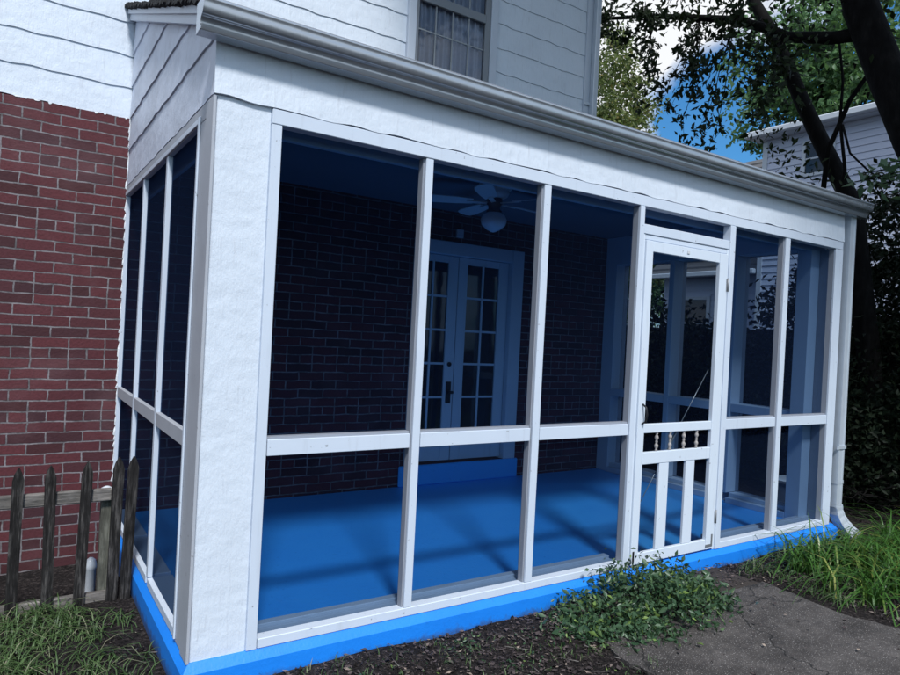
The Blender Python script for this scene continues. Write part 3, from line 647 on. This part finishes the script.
# little white domed pipe behind it
tag(MB().lathe((-0.218, 1.62, -0.36), [(0.030, 0), (0.030, 0.23), (0.034, .235), (0.034, .255), (0.026, .285), (0.012, .30), (0.001, .303)], 20).build('vent_pipe', 'plastic', None, (-0.218, 1.62, -0.36)), 'short white pipe with domed top standing behind the pickets', 'pipe')
# pale tub outside the far screens
tub = thing('storage_tub', 'pale blue grey tub standing outside beyond the far right screens', 'tub', (6.05, 0.80, GZ))
def loft(mb, rings):
    n = len(rings[0]); k = [p for r in rings for p in r]; f = []
    for i in range(len(rings) - 1):
        for j in range(n): f.append((i * n + j, i * n + (j + 1) % n, (i + 1) * n + (j + 1) % n, (i + 1) * n + j))
    mb.add(k, f)
rect = lambda h, z: [(6.05 + a * h * .8, 0.80 + b2 * h, z) for a, b2 in ((-1, -1), (1, -1), (1, 1), (-1, 1))]
mb = MB(); loft(mb, [rect(.13, GZ), rect(.165, .08), rect(.155, .08), rect(.12, GZ + .02)]); mb.build('tub_body', 'tub', tub)
mb = MB(); loft(mb, [rect(.175, .075), rect(.18, .10), rect(.15, .115), rect(.001, .12)]); mb.build('lid', 'plastic', tub)

# ------------------------------------------------------------------ neighbour house
nh = thing('neighbour_house', 'two storey pale lavender house with white gutters behind the trees', 'house', (17.5, 3.0, GZ))
NX = 14.0
def lap(mb, y0, y1, x, z0, z1, pitch=0.15):
    z = z0
    while z < z1 - 1e-6:
        zt = min(z + pitch, z1); mb.add([(x, y0, z), (x - .022, y0, z), (x - .003, y0, zt), (x - .022, y1, z), (x - .003, y1, zt), (x, y1, z)], [(1, 2, 4, 3), (0, 1, 3, 5)]); z = zt
mb = MB(); mb.box(NX, NX + 7, -6, 6.24, -.3, 6.35); mb.build('upper_block', 'neigh', nh)
mb = MB(); lap(mb, -6, 4.60, NX, -.2, 6.3); lap(mb, 5.32, 6.15, NX, -.2, 6.3); lap(mb, 4.60, 5.32, NX, -.2, 5.33); lap(mb, 4.60, 5.32, NX, 6.13, 6.3); mb.build('siding', 'neigh', nh)
part('corner_trim', 'plastic', nh, (NX - .03, NX + .08, 6.15, 6.27, -.2, 6.3))
part('eave_gutter', 'plastic', nh, (NX - .45, NX - .30, -6, 6.5, 6.36, 6.50), b=0.02)
part('soffit', 'plastic', nh, (NX - .30, NX + .1, -6, 6.45, 6.352, 6.40), b=0.005)
MB().prism([(NX - .35, 6.45), (NX + 3.5, 7.5), (NX + 7.4, 6.45)], lambda p, k: (p[0], -6.2 + 12.7 * k, p[1])).build('main_roof', 'far_roof', nh)
nw = part('window', 'plastic', nh, (NX - .05, NX - .001, 4.60, 4.68, 5.33, 6.13), (NX - .05, NX - .001, 5.24, 5.32, 5.33, 6.13), (NX - .05, NX - .001, 4.681, 5.239, 5.33, 5.40), (NX - .05, NX - .001, 4.681, 5.239, 6.06, 6.13), (NX - .04, NX - .001, 4.681, 5.239, 5.70, 5.74), b=0.005)
part('pane', 'dark_glass', nw, (NX - .02, NX - .0005, 4.681, 5.239, 5.4, 6.06), b=0)
# lower wing
wx = NX + .35
mb = MB(); mb.box(wx, wx + 5, 6.28, 9.2, -.3, 3.25); mb.prism([(wx, 3.25), (wx + 2.8, 6.6), (wx + 5, 3.25)], lambda p, k: (p[0], 6.28 + 2.92 * k, p[1])); mb.build('wing_wall', 'neigh', nh)
mb = MB()
for i in range(20):
    a0, a1 = i / 20, (i + 1) / 20; xa, xb = wx - .35 + 3.2 * a0, wx - .35 + 3.2 * a1; za, zb = 3.28 + 3.65 * a0, 3.28 + 3.65 * a1
    mb.add([(xa, 6.29, za), (xa, 9.5, za), (xb, 9.5, zb + .0), (xb, 6.29, zb + .0), (xa - .0, 6.29, za + .05), (xa, 9.5, za + .05)], [(4, 5, 2, 3), (0, 1, 5, 4)])
mb.build('wing_roof', 'far_roof', nh)
mb = MB(); lap(mb, 8.72, 9.2, wx - .002, -.2, 3.22); lap(mb, 6.30, 7.72, wx - .002, -.2, 3.22); lap(mb, 7.72, 8.72, wx - .002, 2.75, 3.22); lap(mb, 7.72, 8.72, wx - .002, -.2, 1.35); mb.build('wing_siding', 'neigh', nh)
part('eave_gutter', 'plastic', nh, (wx - .48, wx - .35, 6.3, 9.6, 3.22, 3.35), b=.02)
nw = part('window', 'plastic', nh, (wx - .06, wx - .002, 7.72, 7.82, 1.35, 2.75), (wx - .06, wx - .002, 8.62, 8.72, 1.35, 2.75), (wx - .06, wx - .002, 7.821, 8.619, 1.35, 1.43), (wx - .06, wx - .002, 7.821, 8.619, 2.66, 2.75), (wx - .05, wx - .002, 7.821, 8.619, 2.02, 2.07), b=.005)
part('pane', 'dark_glass', nw, (wx - .02, wx - .001, 7.821, 8.619, 1.43, 2.66), b=0)

# ------------------------------------------------------------------ vegetation
def leaves(cent, size, asp=0.5, up=0.0, droop=0.0, rg=rng, fold=0.25):
    """folded rhombic leaves (two triangles each side of a midrib) at the given centres"""
    n = len(cent); size = np.broadcast_to(size, n)
    d = rg.normal(size=(n, 3)); d[:, 2] = d[:, 2] * (1 - abs(up)) + up - droop; d /= np.linalg.norm(d, axis=1)[:, None]
    q = rg.normal(size=(n, 3)); s = np.cross(d, q); s /= np.linalg.norm(s, axis=1)[:, None]; nn_ = np.cross(d, s)
    Ls = size[:, None] * d; Ws = size[:, None] * s * asp * .5; Hs = size[:, None] * nn_ * asp * fold
    b0 = cent - Ls * .5; tip = cent + Ls * .5; l = cent - Ls * .08 + Ws + Hs; r = cent - Ls * .08 - Ws + Hs
    v = np.stack([b0, l, tip, r], 1).reshape(-1, 3); i = np.arange(n)[:, None] * 4
    f = np.concatenate([i + np.array([[0, 1, 2]]), i + np.array([[0, 2, 3]])], 1).reshape(-1, 3)
    return v, f
def clumps(centers, n_each, sig, rg=rng):
    out = []
    for c, n, s in zip(centers, n_each, sig):
        out.append(np.array(c) + rg.normal(size=(n, 3)) * np.array(s))
    return np.concatenate(out)
def crown_pts(c, rad, ncl, per, sg, rg=rng, power=0.5, taper=0.0):
    c = np.array(c); rad = np.array(rad); u = rg.normal(size=(ncl, 3)); u /= np.linalg.norm(u, axis=1)[:, None]
    rr_ = rg.random(ncl)[:, None] ** power; p = u * rr_
    if taper: p[:, :2] *= (1 - taper * (p[:, 2:3] + 1) / 2)
    cc = c + p * rad; s = sg * (0.6 + 0.8 * rg.random(ncl))
    return np.concatenate([q + rg.normal(size=(per, 3)) * np.array([k, k, k * .6]) for q, k in zip(cc, s)]), cc
def tree(name, label, base, top, tr, crown, mat, leaf, group=None, limbs=8, extra_trunk=None, asp=.6):
    t_ = thing(name, label, 'tree', base, group)
    b0, tp = Vector(base), Vector(top); mb = MB()
    pts = [b0.lerp(tp, k / 6) + Vector((random.uniform(-.1, .1), random.uniform(-.1, .1), 0)) * (0 if k in (0,) else tr * 2) for k in range(7)]
    mb.tube(pts, [tr * (1 - .13 * k) for k in range(7)], 9)
    P, cc = crown
    for j in range(min(limbs, len(cc))):
        c = Vector(cc[j * (len(cc) // limbs)]); a = pts[2 + j % 4]; mid = a.lerp(c, .5) + Vector((0, 0, .15)); mb.tube([a, mid, c], [tr * .35, tr * .2, tr * .05], 6)
    mb.build('trunk', 'bark', t_)
    v, f = leaves(P, leaf * (0.7 + .6 * rng.random(len(P))), asp); meshobj('crown', v, f, mat, t_)
    return t_
# far trees
tree('leafy_tree', 'yellow green tree rising beside the house corner', (17.2, 14.2, GZ), (17.0, 14.0, 9.5), .28, crown_pts((17.1, 14.0, 7.3), (2.9, 2.3, 5.6), 300, 90, .26, taper=.55), 'leaf_gold', .15, limbs=12)
tree('leafy_tree', 'broad green tree towering behind the lavender house', (27.5, 12.0, GZ), (27, 12, 13), .4, crown_pts((27.6, 11.6, 12.8), (4.6, 4.4, 4.6), 200, 100, .38), 'leaf_far', .24, limbs=14)
tree('leafy_tree', 'small far tree low against the sky beyond the grey roof', (40, 26.5, GZ), (40, 26.5, 10), .3, crown_pts((40, 26.5, 10.3), (3.6, 3, 3.0), 90, 70, .5), 'leaf_far', .3, limbs=5)
tree('leafy_tree', 'green tree showing through the porch left of the neighbour house', (20.5, 15.5, GZ), (20.5, 15.5, 5), .22, crown_pts((20.8, 15.6, 4.3), (2.6, 2.3, 2.8), 170, 70, .32), 'leaf_far', .18, limbs=8)
tree('leafy_tree', 'shaded tree filling the gap at the right edge', (15.0, -1.5, GZ), (15, -1.5, 5), .22, crown_pts((14.2, -0.3, 3.8), (2.0, 2.6, 3.4), 240, 70, .3), 'leaf_dark', .16, limbs=8)

# near dark tree (big leaning trunk at the right)
T1 = thing('shade_tree', 'big dark leaning tree behind the right end of the porch', 'tree', (6.9, -1.0, GZ))
mb = MB()
mb.tube([(6.9, -1.0, GZ - .1), (6.8, -.80, 1.0), (6.65, -.45, 2.3), (6.5, .02, 3.5), (6.5, .29, 4.2), (6.5, .56, 4.95), (6.40, .85, 6.2), (6.2, 1.1, 7.8)], [.26, .20, .185, .175, .17, .165, .14, .08], 14)
br = [(6.5, 0.55, 4.72), (6.5, 0.845, 4.775), (6.5, 1.359, 4.962), (6.5, 1.634, 5.161), (6.5, 2.032, 5.40), (6.5, 2.537, 5.609), (6.5, 3.354, 5.937), (6.45, 4.2, 6.19), (6.3, 4.9, 6.5)]
mb.tube(br, [.075, .07, .06, .055, .05, .042, .034, .022, .01], 8)
top_br = [(6.42, .8, 6.1), (5.6, .6, 7.2), (4.6, .3, 7.9), (3.4, 0.0, 8.3), (2.2, -.3, 8.5)]  # unseen limb added to carry the shading canopy
mb.tube(top_br, [.12, .1, .075, .05, .02], 8)
for e in ((6.9, -1.0, 7.5), (7.6, 1.0, 7.9), (5.2, -.9, 7.8), (6.0, 2.6, 8.0)):
    mb.tube([(6.42, .75, 5.9), tuple((Vector((6.42, .75, 5.9)) + Vector(e)) / 2 + Vector((0, 0, .3))), e], [.1, .06, .02], 7)
twigs = []
def twig(p0, p1, sag=.15, r=.008):
    a, b2 = Vector(p0), Vector(p1); pts = []
    for k in range(6):
        q = a.lerp(b2, k / 5); q.z -= sag * math.sin(math.pi * k / 5) * 0.5; q += Vector((random.gauss(0, .02), random.gauss(0, .02), 0)); pts.append(q)
    mb.tube(pts, [r * (1 - .15 * k) for k in range(6)], 5); twigs.append(pts)
# hanging sprays (start on the branch, end at leafy tips)
tips = [(6.2, 3.75, 5.75), (6.1, 3.5, 5.55), (6.0, 3.1, 5.20), (6.0, 2.85, 4.95), (6.0, 2.80, 4.72), (6.0, 2.42, 5.02), (6.0, 2.27, 4.80), (6.0, 2.25, 4.55), (6.0, 2.50, 4.35), (6.0, 2.98, 4.50),
        (6.0, 2.75, 4.50), (6.0, 2.15, 4.35), (6.0, 2.32, 3.88), (6.0, 2.07, 3.92), (6.0, 1.90, 3.72), (6.0, 2.05, 4.70), (6.0, 1.88, 5.10), (6.1, 2.9, 5.6), (6.2, 3.3, 5.9), (6.3, 3.9, 6.2), (6.0, 2.6, 5.5), (6.2, 1.75, 5.35)]
for tp in tips:
    near = min(br, key=lambda q: (q[1] - tp[1] - .25) ** 2 + .3 * (q[2] - tp[2] - .3) ** 2); twig(near, tp)
twig((6.5, 2.04, 5.4), (5.9, 2.0, 3.95), .02, .006)
for e in ((6.0, 1.6, 4.75), (6.0, 1.35, 4.5), (6.0, 1.32, 3.95), (6.0, 1.5, 4.3), (6.1, 1.2, 4.35)):
    twig((6.5, 1.4, 4.96), e)
mb.build('trunk', 'bark', T1)
cen = []
for pts in twigs:
    for k in range(1, 6):
        q = np.array(pts[k]); n = 17 if k > 2 else 5; cen.append(q + rng.normal(size=(n, 3)) * np.array([.055, .055, .055]))
for k in range(0, len(br) - 1):
    for a in (0, .5):
        q = np.array(br[k]) * (1 - a) + np.array(br[k + 1]) * a
        if k > 3: cen.append(q + rng.normal(size=(32, 3)) * np.array([.20, .20, .13]))
cen.append(clumps([(6.1, 1.35, 4.6), (6.1, 1.05, 4.35), (6.1, 1.25, 4.15), (6.2, 1.0, 4.7), (6.1, 1.5, 4.9), (6.2, 1.75, 5.1), (6.3, 1.3, 5.4), (6.3, .9, 5.2), (6.3, 1.9, 5.6)], [46] * 9, [(.17, .14, .12)] * 9))
cen.append(clumps([(6.2, -.2, 4.9), (6.3, -.3, 4.5), (6.4, -.45, 4.0), (6.3, .6, 5.3), (6.4, -.1, 5.3)], [110] * 5, [(.25, .22, .18)] * 5))
cen.append(clumps([(6.2, 3.4, 5.9), (6.1, 2.95, 5.75), (6.1, 2.6, 5.7), (6.2, 3.9, 6.05), (6.1, 2.2, 5.6), (6.2, 4.2, 6.1), (6.3, 4.3, 5.8)], [36] * 7, [(.17, .17, .12)] * 7))
cen = np.concatenate(cen); v1, f1 = leaves(cen, .098 * (.7 + .6 * rng.random(len(cen))), .42, droop=.5)
# unseen canopy added above the picture to shade wall, header and trunks
P2, _ = crown_pts((3.3, -.35, 8.3), (1.9, 1.4, .9), 330, 60, .24); Pb, _ = crown_pts((5.1, -2.8, 8.4), (2.7, 2.2, .9), 420, 60, .30); P2 = np.concatenate([P2, Pb])
v2, f2 = leaves(P2, .17 * (.7 + .6 * rng.random(len(P2))), .5)
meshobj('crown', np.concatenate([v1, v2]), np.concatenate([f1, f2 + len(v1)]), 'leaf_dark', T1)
# second, thinner leaning tree
T2 = thing('slender_tree', 'slender dark leaning trunk crossing in front of the lavender house', 'tree', (7.3, .55, GZ))
mb = MB(); mb.tube([(7.35, .5, GZ - .1), (7.3, .7, 1.5), (7.2, .891, 3.1), (7.2, 1.048, 3.415), (7.2, 1.329, 3.99), (7.2, 1.572, 4.51), (7.2, 1.788, 5.03), (7.2, 2.008, 5.48), (7.2, 2.267, 5.96), (7.1, 2.8, 7.2)], [.13, .12, .105, .10, .095, .088, .085, .08, .07, .03], 10)
mb.tube([(6.9, 1.08, 3.2), (6.9, 1.045, 3.7), (6.9, .835, 4.207), (6.85, .5, 4.6)], [.03, .028, .026, .022], 7)
mb.tube([(6.9, .90, 3.1), (6.9, .849, 3.441), (6.9, .93, 4.0), (6.9, .921, 4.451), (6.9, 1.0, 5.0)], [.02, .02, .018, .016, .012], 6)
mb.tube([(6.9, .90, 3.95), (6.85, .78, 3.6), (6.8, .55, 3.35), (6.75, .35, 3.2)], [.014, .012, .01, .006], 5)
mb.build('trunk', 'bark', T2)
P, _ = crown_pts((7.1, 2.6, 7.4), (1.8, 1.6, 1.0), 60, 60, .22)
P = np.concatenate([P, clumps([(6.8, 1.5, 3.75), (6.8, 1.3, 3.5), (6.7, 1.75, 3.9), (6.8, 1.6, 4.2), (6.9, 1.9, 4.4), (6.8, 1.1, 3.3), (7.0, 2.1, 5.0), (7.0, 1.2, 4.9), (6.9, 1.5, 5.2)], [40, 30, 30, 50, 40, 25, 50, 40, 50], [(.14, .13, .12)] * 9)])
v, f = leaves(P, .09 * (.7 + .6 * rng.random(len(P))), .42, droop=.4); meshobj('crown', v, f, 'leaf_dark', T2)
# near branchlet with broad compound leaves at the right edge
SB = thing('broadleaf_shrub', 'tall shrub with broad green compound leaves at the gutter end', 'shrub', (6.2, -0.9, GZ))
mb = MB(); cl = []
for p1 in ((5.35, .10, 2.90), (5.3, -.02, 2.96), (5.3, -.12, 2.82), (5.3, -.25, 2.88), (5.3, -.22, 3.02), (5.3, -.38, 2.95), (5.35, -.3, 2.75)):
    a, b2 = Vector((6.0, -.75, 2.9)), Vector(p1); mb.tube([a, a.lerp(b2, .5) + Vector((0, 0, .12)), b2], [.012, .008, .003], 5)
    for k in range(4, 11):
        q = a.lerp(b2, k / 10); q.z += .12 * math.sin(math.pi * k / 10)
        for s_ in (-1, 1): cl.append(q + Vector((random.gauss(0, .02), s_ * .05, random.gauss(-.01, .015))))
mb.tube([(6.2, -.9, GZ - .05), (6.15, -.85, 1.5), (6.0, -.75, 2.9)], [.03, .025, .014], 7); mb.build('stem', 'bark', SB)
P = np.array([tuple(q) for q in cl]); v, f = leaves(P, .12, .5, droop=.2, fold=.12); meshobj('foliage', v, f, 'leaf_big', SB)
# dark shrubs beyond the right wall
def shrub(c, rad, ncl, label, mat='leaf_shrub', leaf=.09, per=60):
    t_ = thing('shrub', label, 'shrub', (c[0], c[1], GZ)); mb = MB()
    P, cc = crown_pts(c, rad, ncl, per, .17, power=.45)
    for j in range(7):
        q = cc[j * (len(cc) // 7)]; mb.tube([(c[0] + random.gauss(0, .1), c[1] + random.gauss(0, .1), GZ - .05), ((c[0] + q[0]) / 2, (c[1] + q[1]) / 2, (q[2] + GZ) / 2), tuple(q)], [.03, .02, .006], 6)
    mb.build('stem', 'bark', t_); P = P[P[:, 2] > GZ + .02]
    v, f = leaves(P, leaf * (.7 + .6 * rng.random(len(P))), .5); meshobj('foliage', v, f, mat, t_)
shrub((8.0, 3.6, .8), (.9, 1.5, 1.25), 120, 'dark shrub outside the farthest right screens, next to the house wall')
shrub((7.6, 1.6, .9), (.8, 1.2, 1.3), 120, 'dark shrub outside the middle right screens')
shrub((7.9, -.1, 1.5), (.7, 1.1, 1.7), 170, 'tall dark shrub just right of the downspout', leaf=.08)
shrub((8.6, -1.9, 2.0), (1.0, 1.3, 2.0), 200, 'tall dark shrub at the right edge of the yard', leaf=.09)
shrub((9.5, 6.0, .9), (1.0, 1.9, 1.3), 130, 'dark shrub below the neighbour lower window', leaf=.1)
shrub((8.7, 1.0, 2.6), (.8, 1.3, 1.3), 130, 'high dark shrub crown showing above the porch roof by the slender trunk', leaf=.09)
shrub((7.0, .75, .5), (.55, .7, .9), 90, 'low dark shrub directly behind the downspout elbow', leaf=.07)
# dark board fence at the far side of the yard
bf = thing('board_fence', 'dark stained board fence behind the shrubs', 'fence', (9.2, 1.0, GZ)); mb = MB()
for i in range(75): mb.box(9.2 + random.uniform(0, .01), 9.225, -4 + i * .145, -4 + i * .145 + .138, GZ - .1, 1.75 + random.uniform(-.01, .01))
mb.build('boards', 'dark_fence', bf); part('fence_rail', 'dark_fence', bf, (9.226, 9.27, -4, 6.8, .2, .3), (9.226, 9.27, -4, 6.8, 1.3, 1.4))
# brushwood pile lying at the right
mb = MB()
for i in range(90):
    x, y = 6.6 + random.gauss(0, .45), random.gauss(.1, .6); a = random.uniform(0, 6.28); l = random.uniform(.2, .7); z = GZ + random.uniform(.02, .45) * math.exp(-((x - 6.6) ** 2 + y * y) * 1.2)
    if x < 5.75: continue
    mb.tube([(x, y, z), (x + .5 * l * math.cos(a), y + .5 * l * math.sin(a), z + random.uniform(-.02, .08)), (x + l * math.cos(a), y + l * math.sin(a), z + random.uniform(-.05, .08))], [.010, .007, .003], 5)
tag(mb.build('brushwood', 'bark', None, (6.6, .2, GZ)), 'heap of dark dead branches beside the downspout', 'branches', kind='stuff')

# grass, weeds, litter
def blades(px, py, h, w_, lean, rg=rng, segs=4):
    n = len(px); pz = np.array([gz(a, b2) for a, b2 in zip(px, py)]); th = rg.random(n) * 2 * np.pi; h = np.broadcast_to(h, n) * (.55 + .8 * rg.random(n)); ln = lean * (.3 + 1.1 * rg.random(n))
    dx, dy = np.cos(th), np.sin(th); v = np.zeros((n, (segs + 1) * 2, 3))
    for k in range(segs + 1):
        t_ = k / segs; bend = ln * t_ ** 1.6; hor = h * np.sin(np.clip(bend, 0, 1.9)) * t_; ver = h * np.cos(np.clip(bend, 0, 1.9)) * t_ * (1 - .15 * ln * t_)
        ww = w_ * (1 - t_ ** 2.2) * .5 + .0004
        v[:, 2 * k] = np.stack([px + dx * hor - dy * ww, py + dy * hor + dx * ww, pz + ver], 1); v[:, 2 * k + 1] = np.stack([px + dx * hor + dy * ww, py + dy * hor - dx * ww, pz + ver], 1)
    i = np.arange(n)[:, None] * (segs + 1) * 2
    f = np.concatenate([i + np.array([[2 * k, 2 * k + 1, 2 * k + 3, 2 * k + 2]]) for k in range(segs)], 1).reshape(-1, 4); return v.reshape(-1, 3), f
def tufts(n, x0, x1, y0, y1, per, sp, mask=None):
    out = []
    while len(out) < n:
        x, y = random.uniform(x0, x1), random.uniform(y0, y1)
        if mask and not mask(x, y): continue
        out.append((x, y))
    P = np.array(out); P = np.repeat(P, per, 0) + rng.normal(size=(n * per, 2)) * sp; return P
def clear(x, y): return math.hypot(x - 5.42, y + .12) > .2 and not (2.05 < x < 3.7 and y < -.36) and not (-0.05 < x < 5.35 and -.04 < y < 2.6) and not (y > 2.4 and x < 5.3)
def keep(P): return P[[clear(a, b2) for a, b2 in P]]
P = keep(tufts(230, -1.5, -.12, .2, 1.22, 12, .035, lambda x, y: x < -.42 + .12 * math.sin(y * 8) or random.random() < .22)); v, f = blades(P[:, 0], P[:, 1], .16, .0050, 2.9)
o = meshobj('grass', v, f, 'grass_dull'); tag(o, 'matted dull green grass in front of the picket fence', 'grass', kind='stuff')
P = keep(tufts(330, 3.85, 7.2, -1.75, -.15, 12, .04, lambda x, y: x > 3.75 + .15 * math.sin(y * 9) and y < -.25 and (x > 4.2 or random.random() < .45)))
v, f = blades(P[:, 0], P[:, 1], .42, .012, 2.3); o = meshobj('grass', v, f, 'grass'); tag(o, 'long bright green grass beside the concrete path', 'grass', kind='stuff')
P = keep(tufts(60, 3.70, 4.6, -.9, -.12, 9, .03)); v, f = blades(P[:, 0], P[:, 1], .12, .006, 1.5); o = meshobj('grass', v, f, 'grass_dull'); tag(o, 'short straggling grass between the path and the blue base', 'grass', kind='stuff')
P = keep(tufts(260, -.9, 2.1, -1.3, -.06, 3, .03, lambda x, y: random.random() < .6)); v, f = blades(P[:, 0], P[:, 1], .05, .004, 1.2)
o = meshobj('weeds', v, f, 'grass_dull'); tag(o, 'sparse thin weeds in the soil below the front screens', 'weeds', kind='stuff')
n = 5200; P = np.stack([rng.uniform(-2.2, 7.5, n), rng.uniform(-2.0, 1.9, n)], 1); P = np.concatenate([P, np.stack([rng.uniform(-.9, 4.2, 11000), rng.uniform(-1.4, -.04, 11000)], 1)]); P = P[[clear(a, b2) or (2.05 < a < 3.7 and random.random() < .03 and b2 < -.45) for a, b2 in P]]
P3 = np.array([(a, b2, (gz(a, b2) if not (2.05 < a < 3.7) else -.152) + .006 + .01 * random.random()) for a, b2 in P]); v, f = leaves(P3, .012 + .034 * rng.random(len(P3)) ** 2, .55, up=0.0)
v = v.reshape(-1, 4, 3); zc = v[:, :, 2].mean(1, keepdims=True); v[:, :, 2] = zc + (v[:, :, 2] - zc) * .35; v = v.reshape(-1, 3)
o = meshobj('leaf_litter', v, f, 'litter'); tag(o, 'dead leaves and bark chips scattered over the soil', 'leaf litter', kind='stuff')
mb = MB()
for i in range(420):
    x, y = random.uniform(-1.3, 6.5), random.uniform(-1.5, 1.4)
    if not clear(x, y): continue
    a = random.uniform(0, 6.28); l = random.uniform(.03, .13); z = gz(x, y) + .008; mb.tube([(x, y, z), (x + l * math.cos(a), y + l * math.sin(a), z + random.uniform(0, .02))], random.uniform(.0012, .0032), 4)
o = mb.build('twigs', 'rail_wood'); tag(o, 'small pale twigs littering the bare soil', 'twigs', kind='stuff')
nb = 3200; cx = np.concatenate([rng.uniform(-1.4, 2.1, nb // 2), rng.uniform(-1.4, 6.5, nb // 2)]); cy = rng.uniform(-1.5, 1.2, nb); kk = [i for i in range(nb) if clear(cx[i], cy[i])]
oc = np.array([(1, 0, 0), (-1, 0, 0), (0, 1, 0), (0, -1, 0), (0, 0, 1), (0, 0, -1)], float); of = np.array([(0, 2, 4), (2, 1, 4), (1, 3, 4), (3, 0, 4), (2, 0, 5), (1, 2, 5), (3, 1, 5), (0, 3, 5)])
vv, ff = [], []
for q, i in enumerate(kk):
    s_ = .004 + .014 * rng.random() ** 3; vv.append(oc * s_ * (.6 + .9 * rng.random((6, 3))) + np.array([cx[i], cy[i], gz(cx[i], cy[i]) + s_ * .3])); ff.append(of + q * 6)
o = meshobj('soil_clods', np.concatenate(vv), np.concatenate(ff), 'soil'); tag(o, 'small clods and crumbs of dark soil along the porch', 'soil', kind='stuff')
# low leafy bush by the door
bu = thing('leafy_bush', 'low dark green leafy bush spilling over the path beside the screen door', 'bush', (2.5, -.35, GZ)); mb = MB()
cc = []
for i in range(170):
    x = random.uniform(1.85, 3.05); y = random.uniform(-.70, -.07)
    e = ((x - 2.5) / (.58 if x > 2.5 else .66)) ** 2 + ((y + .36) / .36) ** 2
    if e > 1.0: continue
    hmax = .33 * math.sqrt(max(0, 1 - .9 * e)) * (1.0 if 2.4 < x < 2.75 else (.7 if x > 2.75 else .45)); cc.append((x, y, GZ + random.uniform(.25, 1) * hmax))
for c in cc[::3]: mb.tube([(2.5 + (c[0] - 2.5) * .4, -.33 + (c[1] + .33) * .4, GZ), (c[0] * .6 + 1.0, c[1] * .6 - .13, c[2] * .6 + GZ * .4 + .05), c], [.006, .004, .002], 4)
mb.build('stem', 'bark', bu)
P = np.concatenate([np.array(c) + rng.normal(size=(42, 3)) * np.array([.055, .05, .04]) for c in cc]); P = P[P[:, 2] > GZ + .03]
v, f = leaves(P, .026 + .038 * rng.random(len(P)) ** 2.2, .46, up=.15); meshobj('foliage', v, f, 'leaf_bush', bu)
# small weeds by the front of the slab
pls = [(random.uniform(.5, 2.3), random.uniform(-1.1, -.15), random.uniform(.01, .06)) for _ in range(130)] + [(1.25, -.16, .06), (1.36, -.17, .08), (1.0, -.2, .05), (1.85, -.35, .10), (2.0, -.55, .08), (1.7, -.28, .06), (4.1, -.2, .12), (4.5, -.25, .10), (3.9, -.35, .10)]
P = np.concatenate([np.array((a, b2, GZ + h * .6)) + rng.normal(size=(22, 3)) * np.array([.04, .03, h * .3]) for a, b2, h in pls]); v, f = leaves(P, .022, .5, up=.2)
o = meshobj('weeds', v, f, 'leaf_bush'); tag(o, 'tiny leafy weeds sprouting along the blue base', 'weeds', kind='stuff')
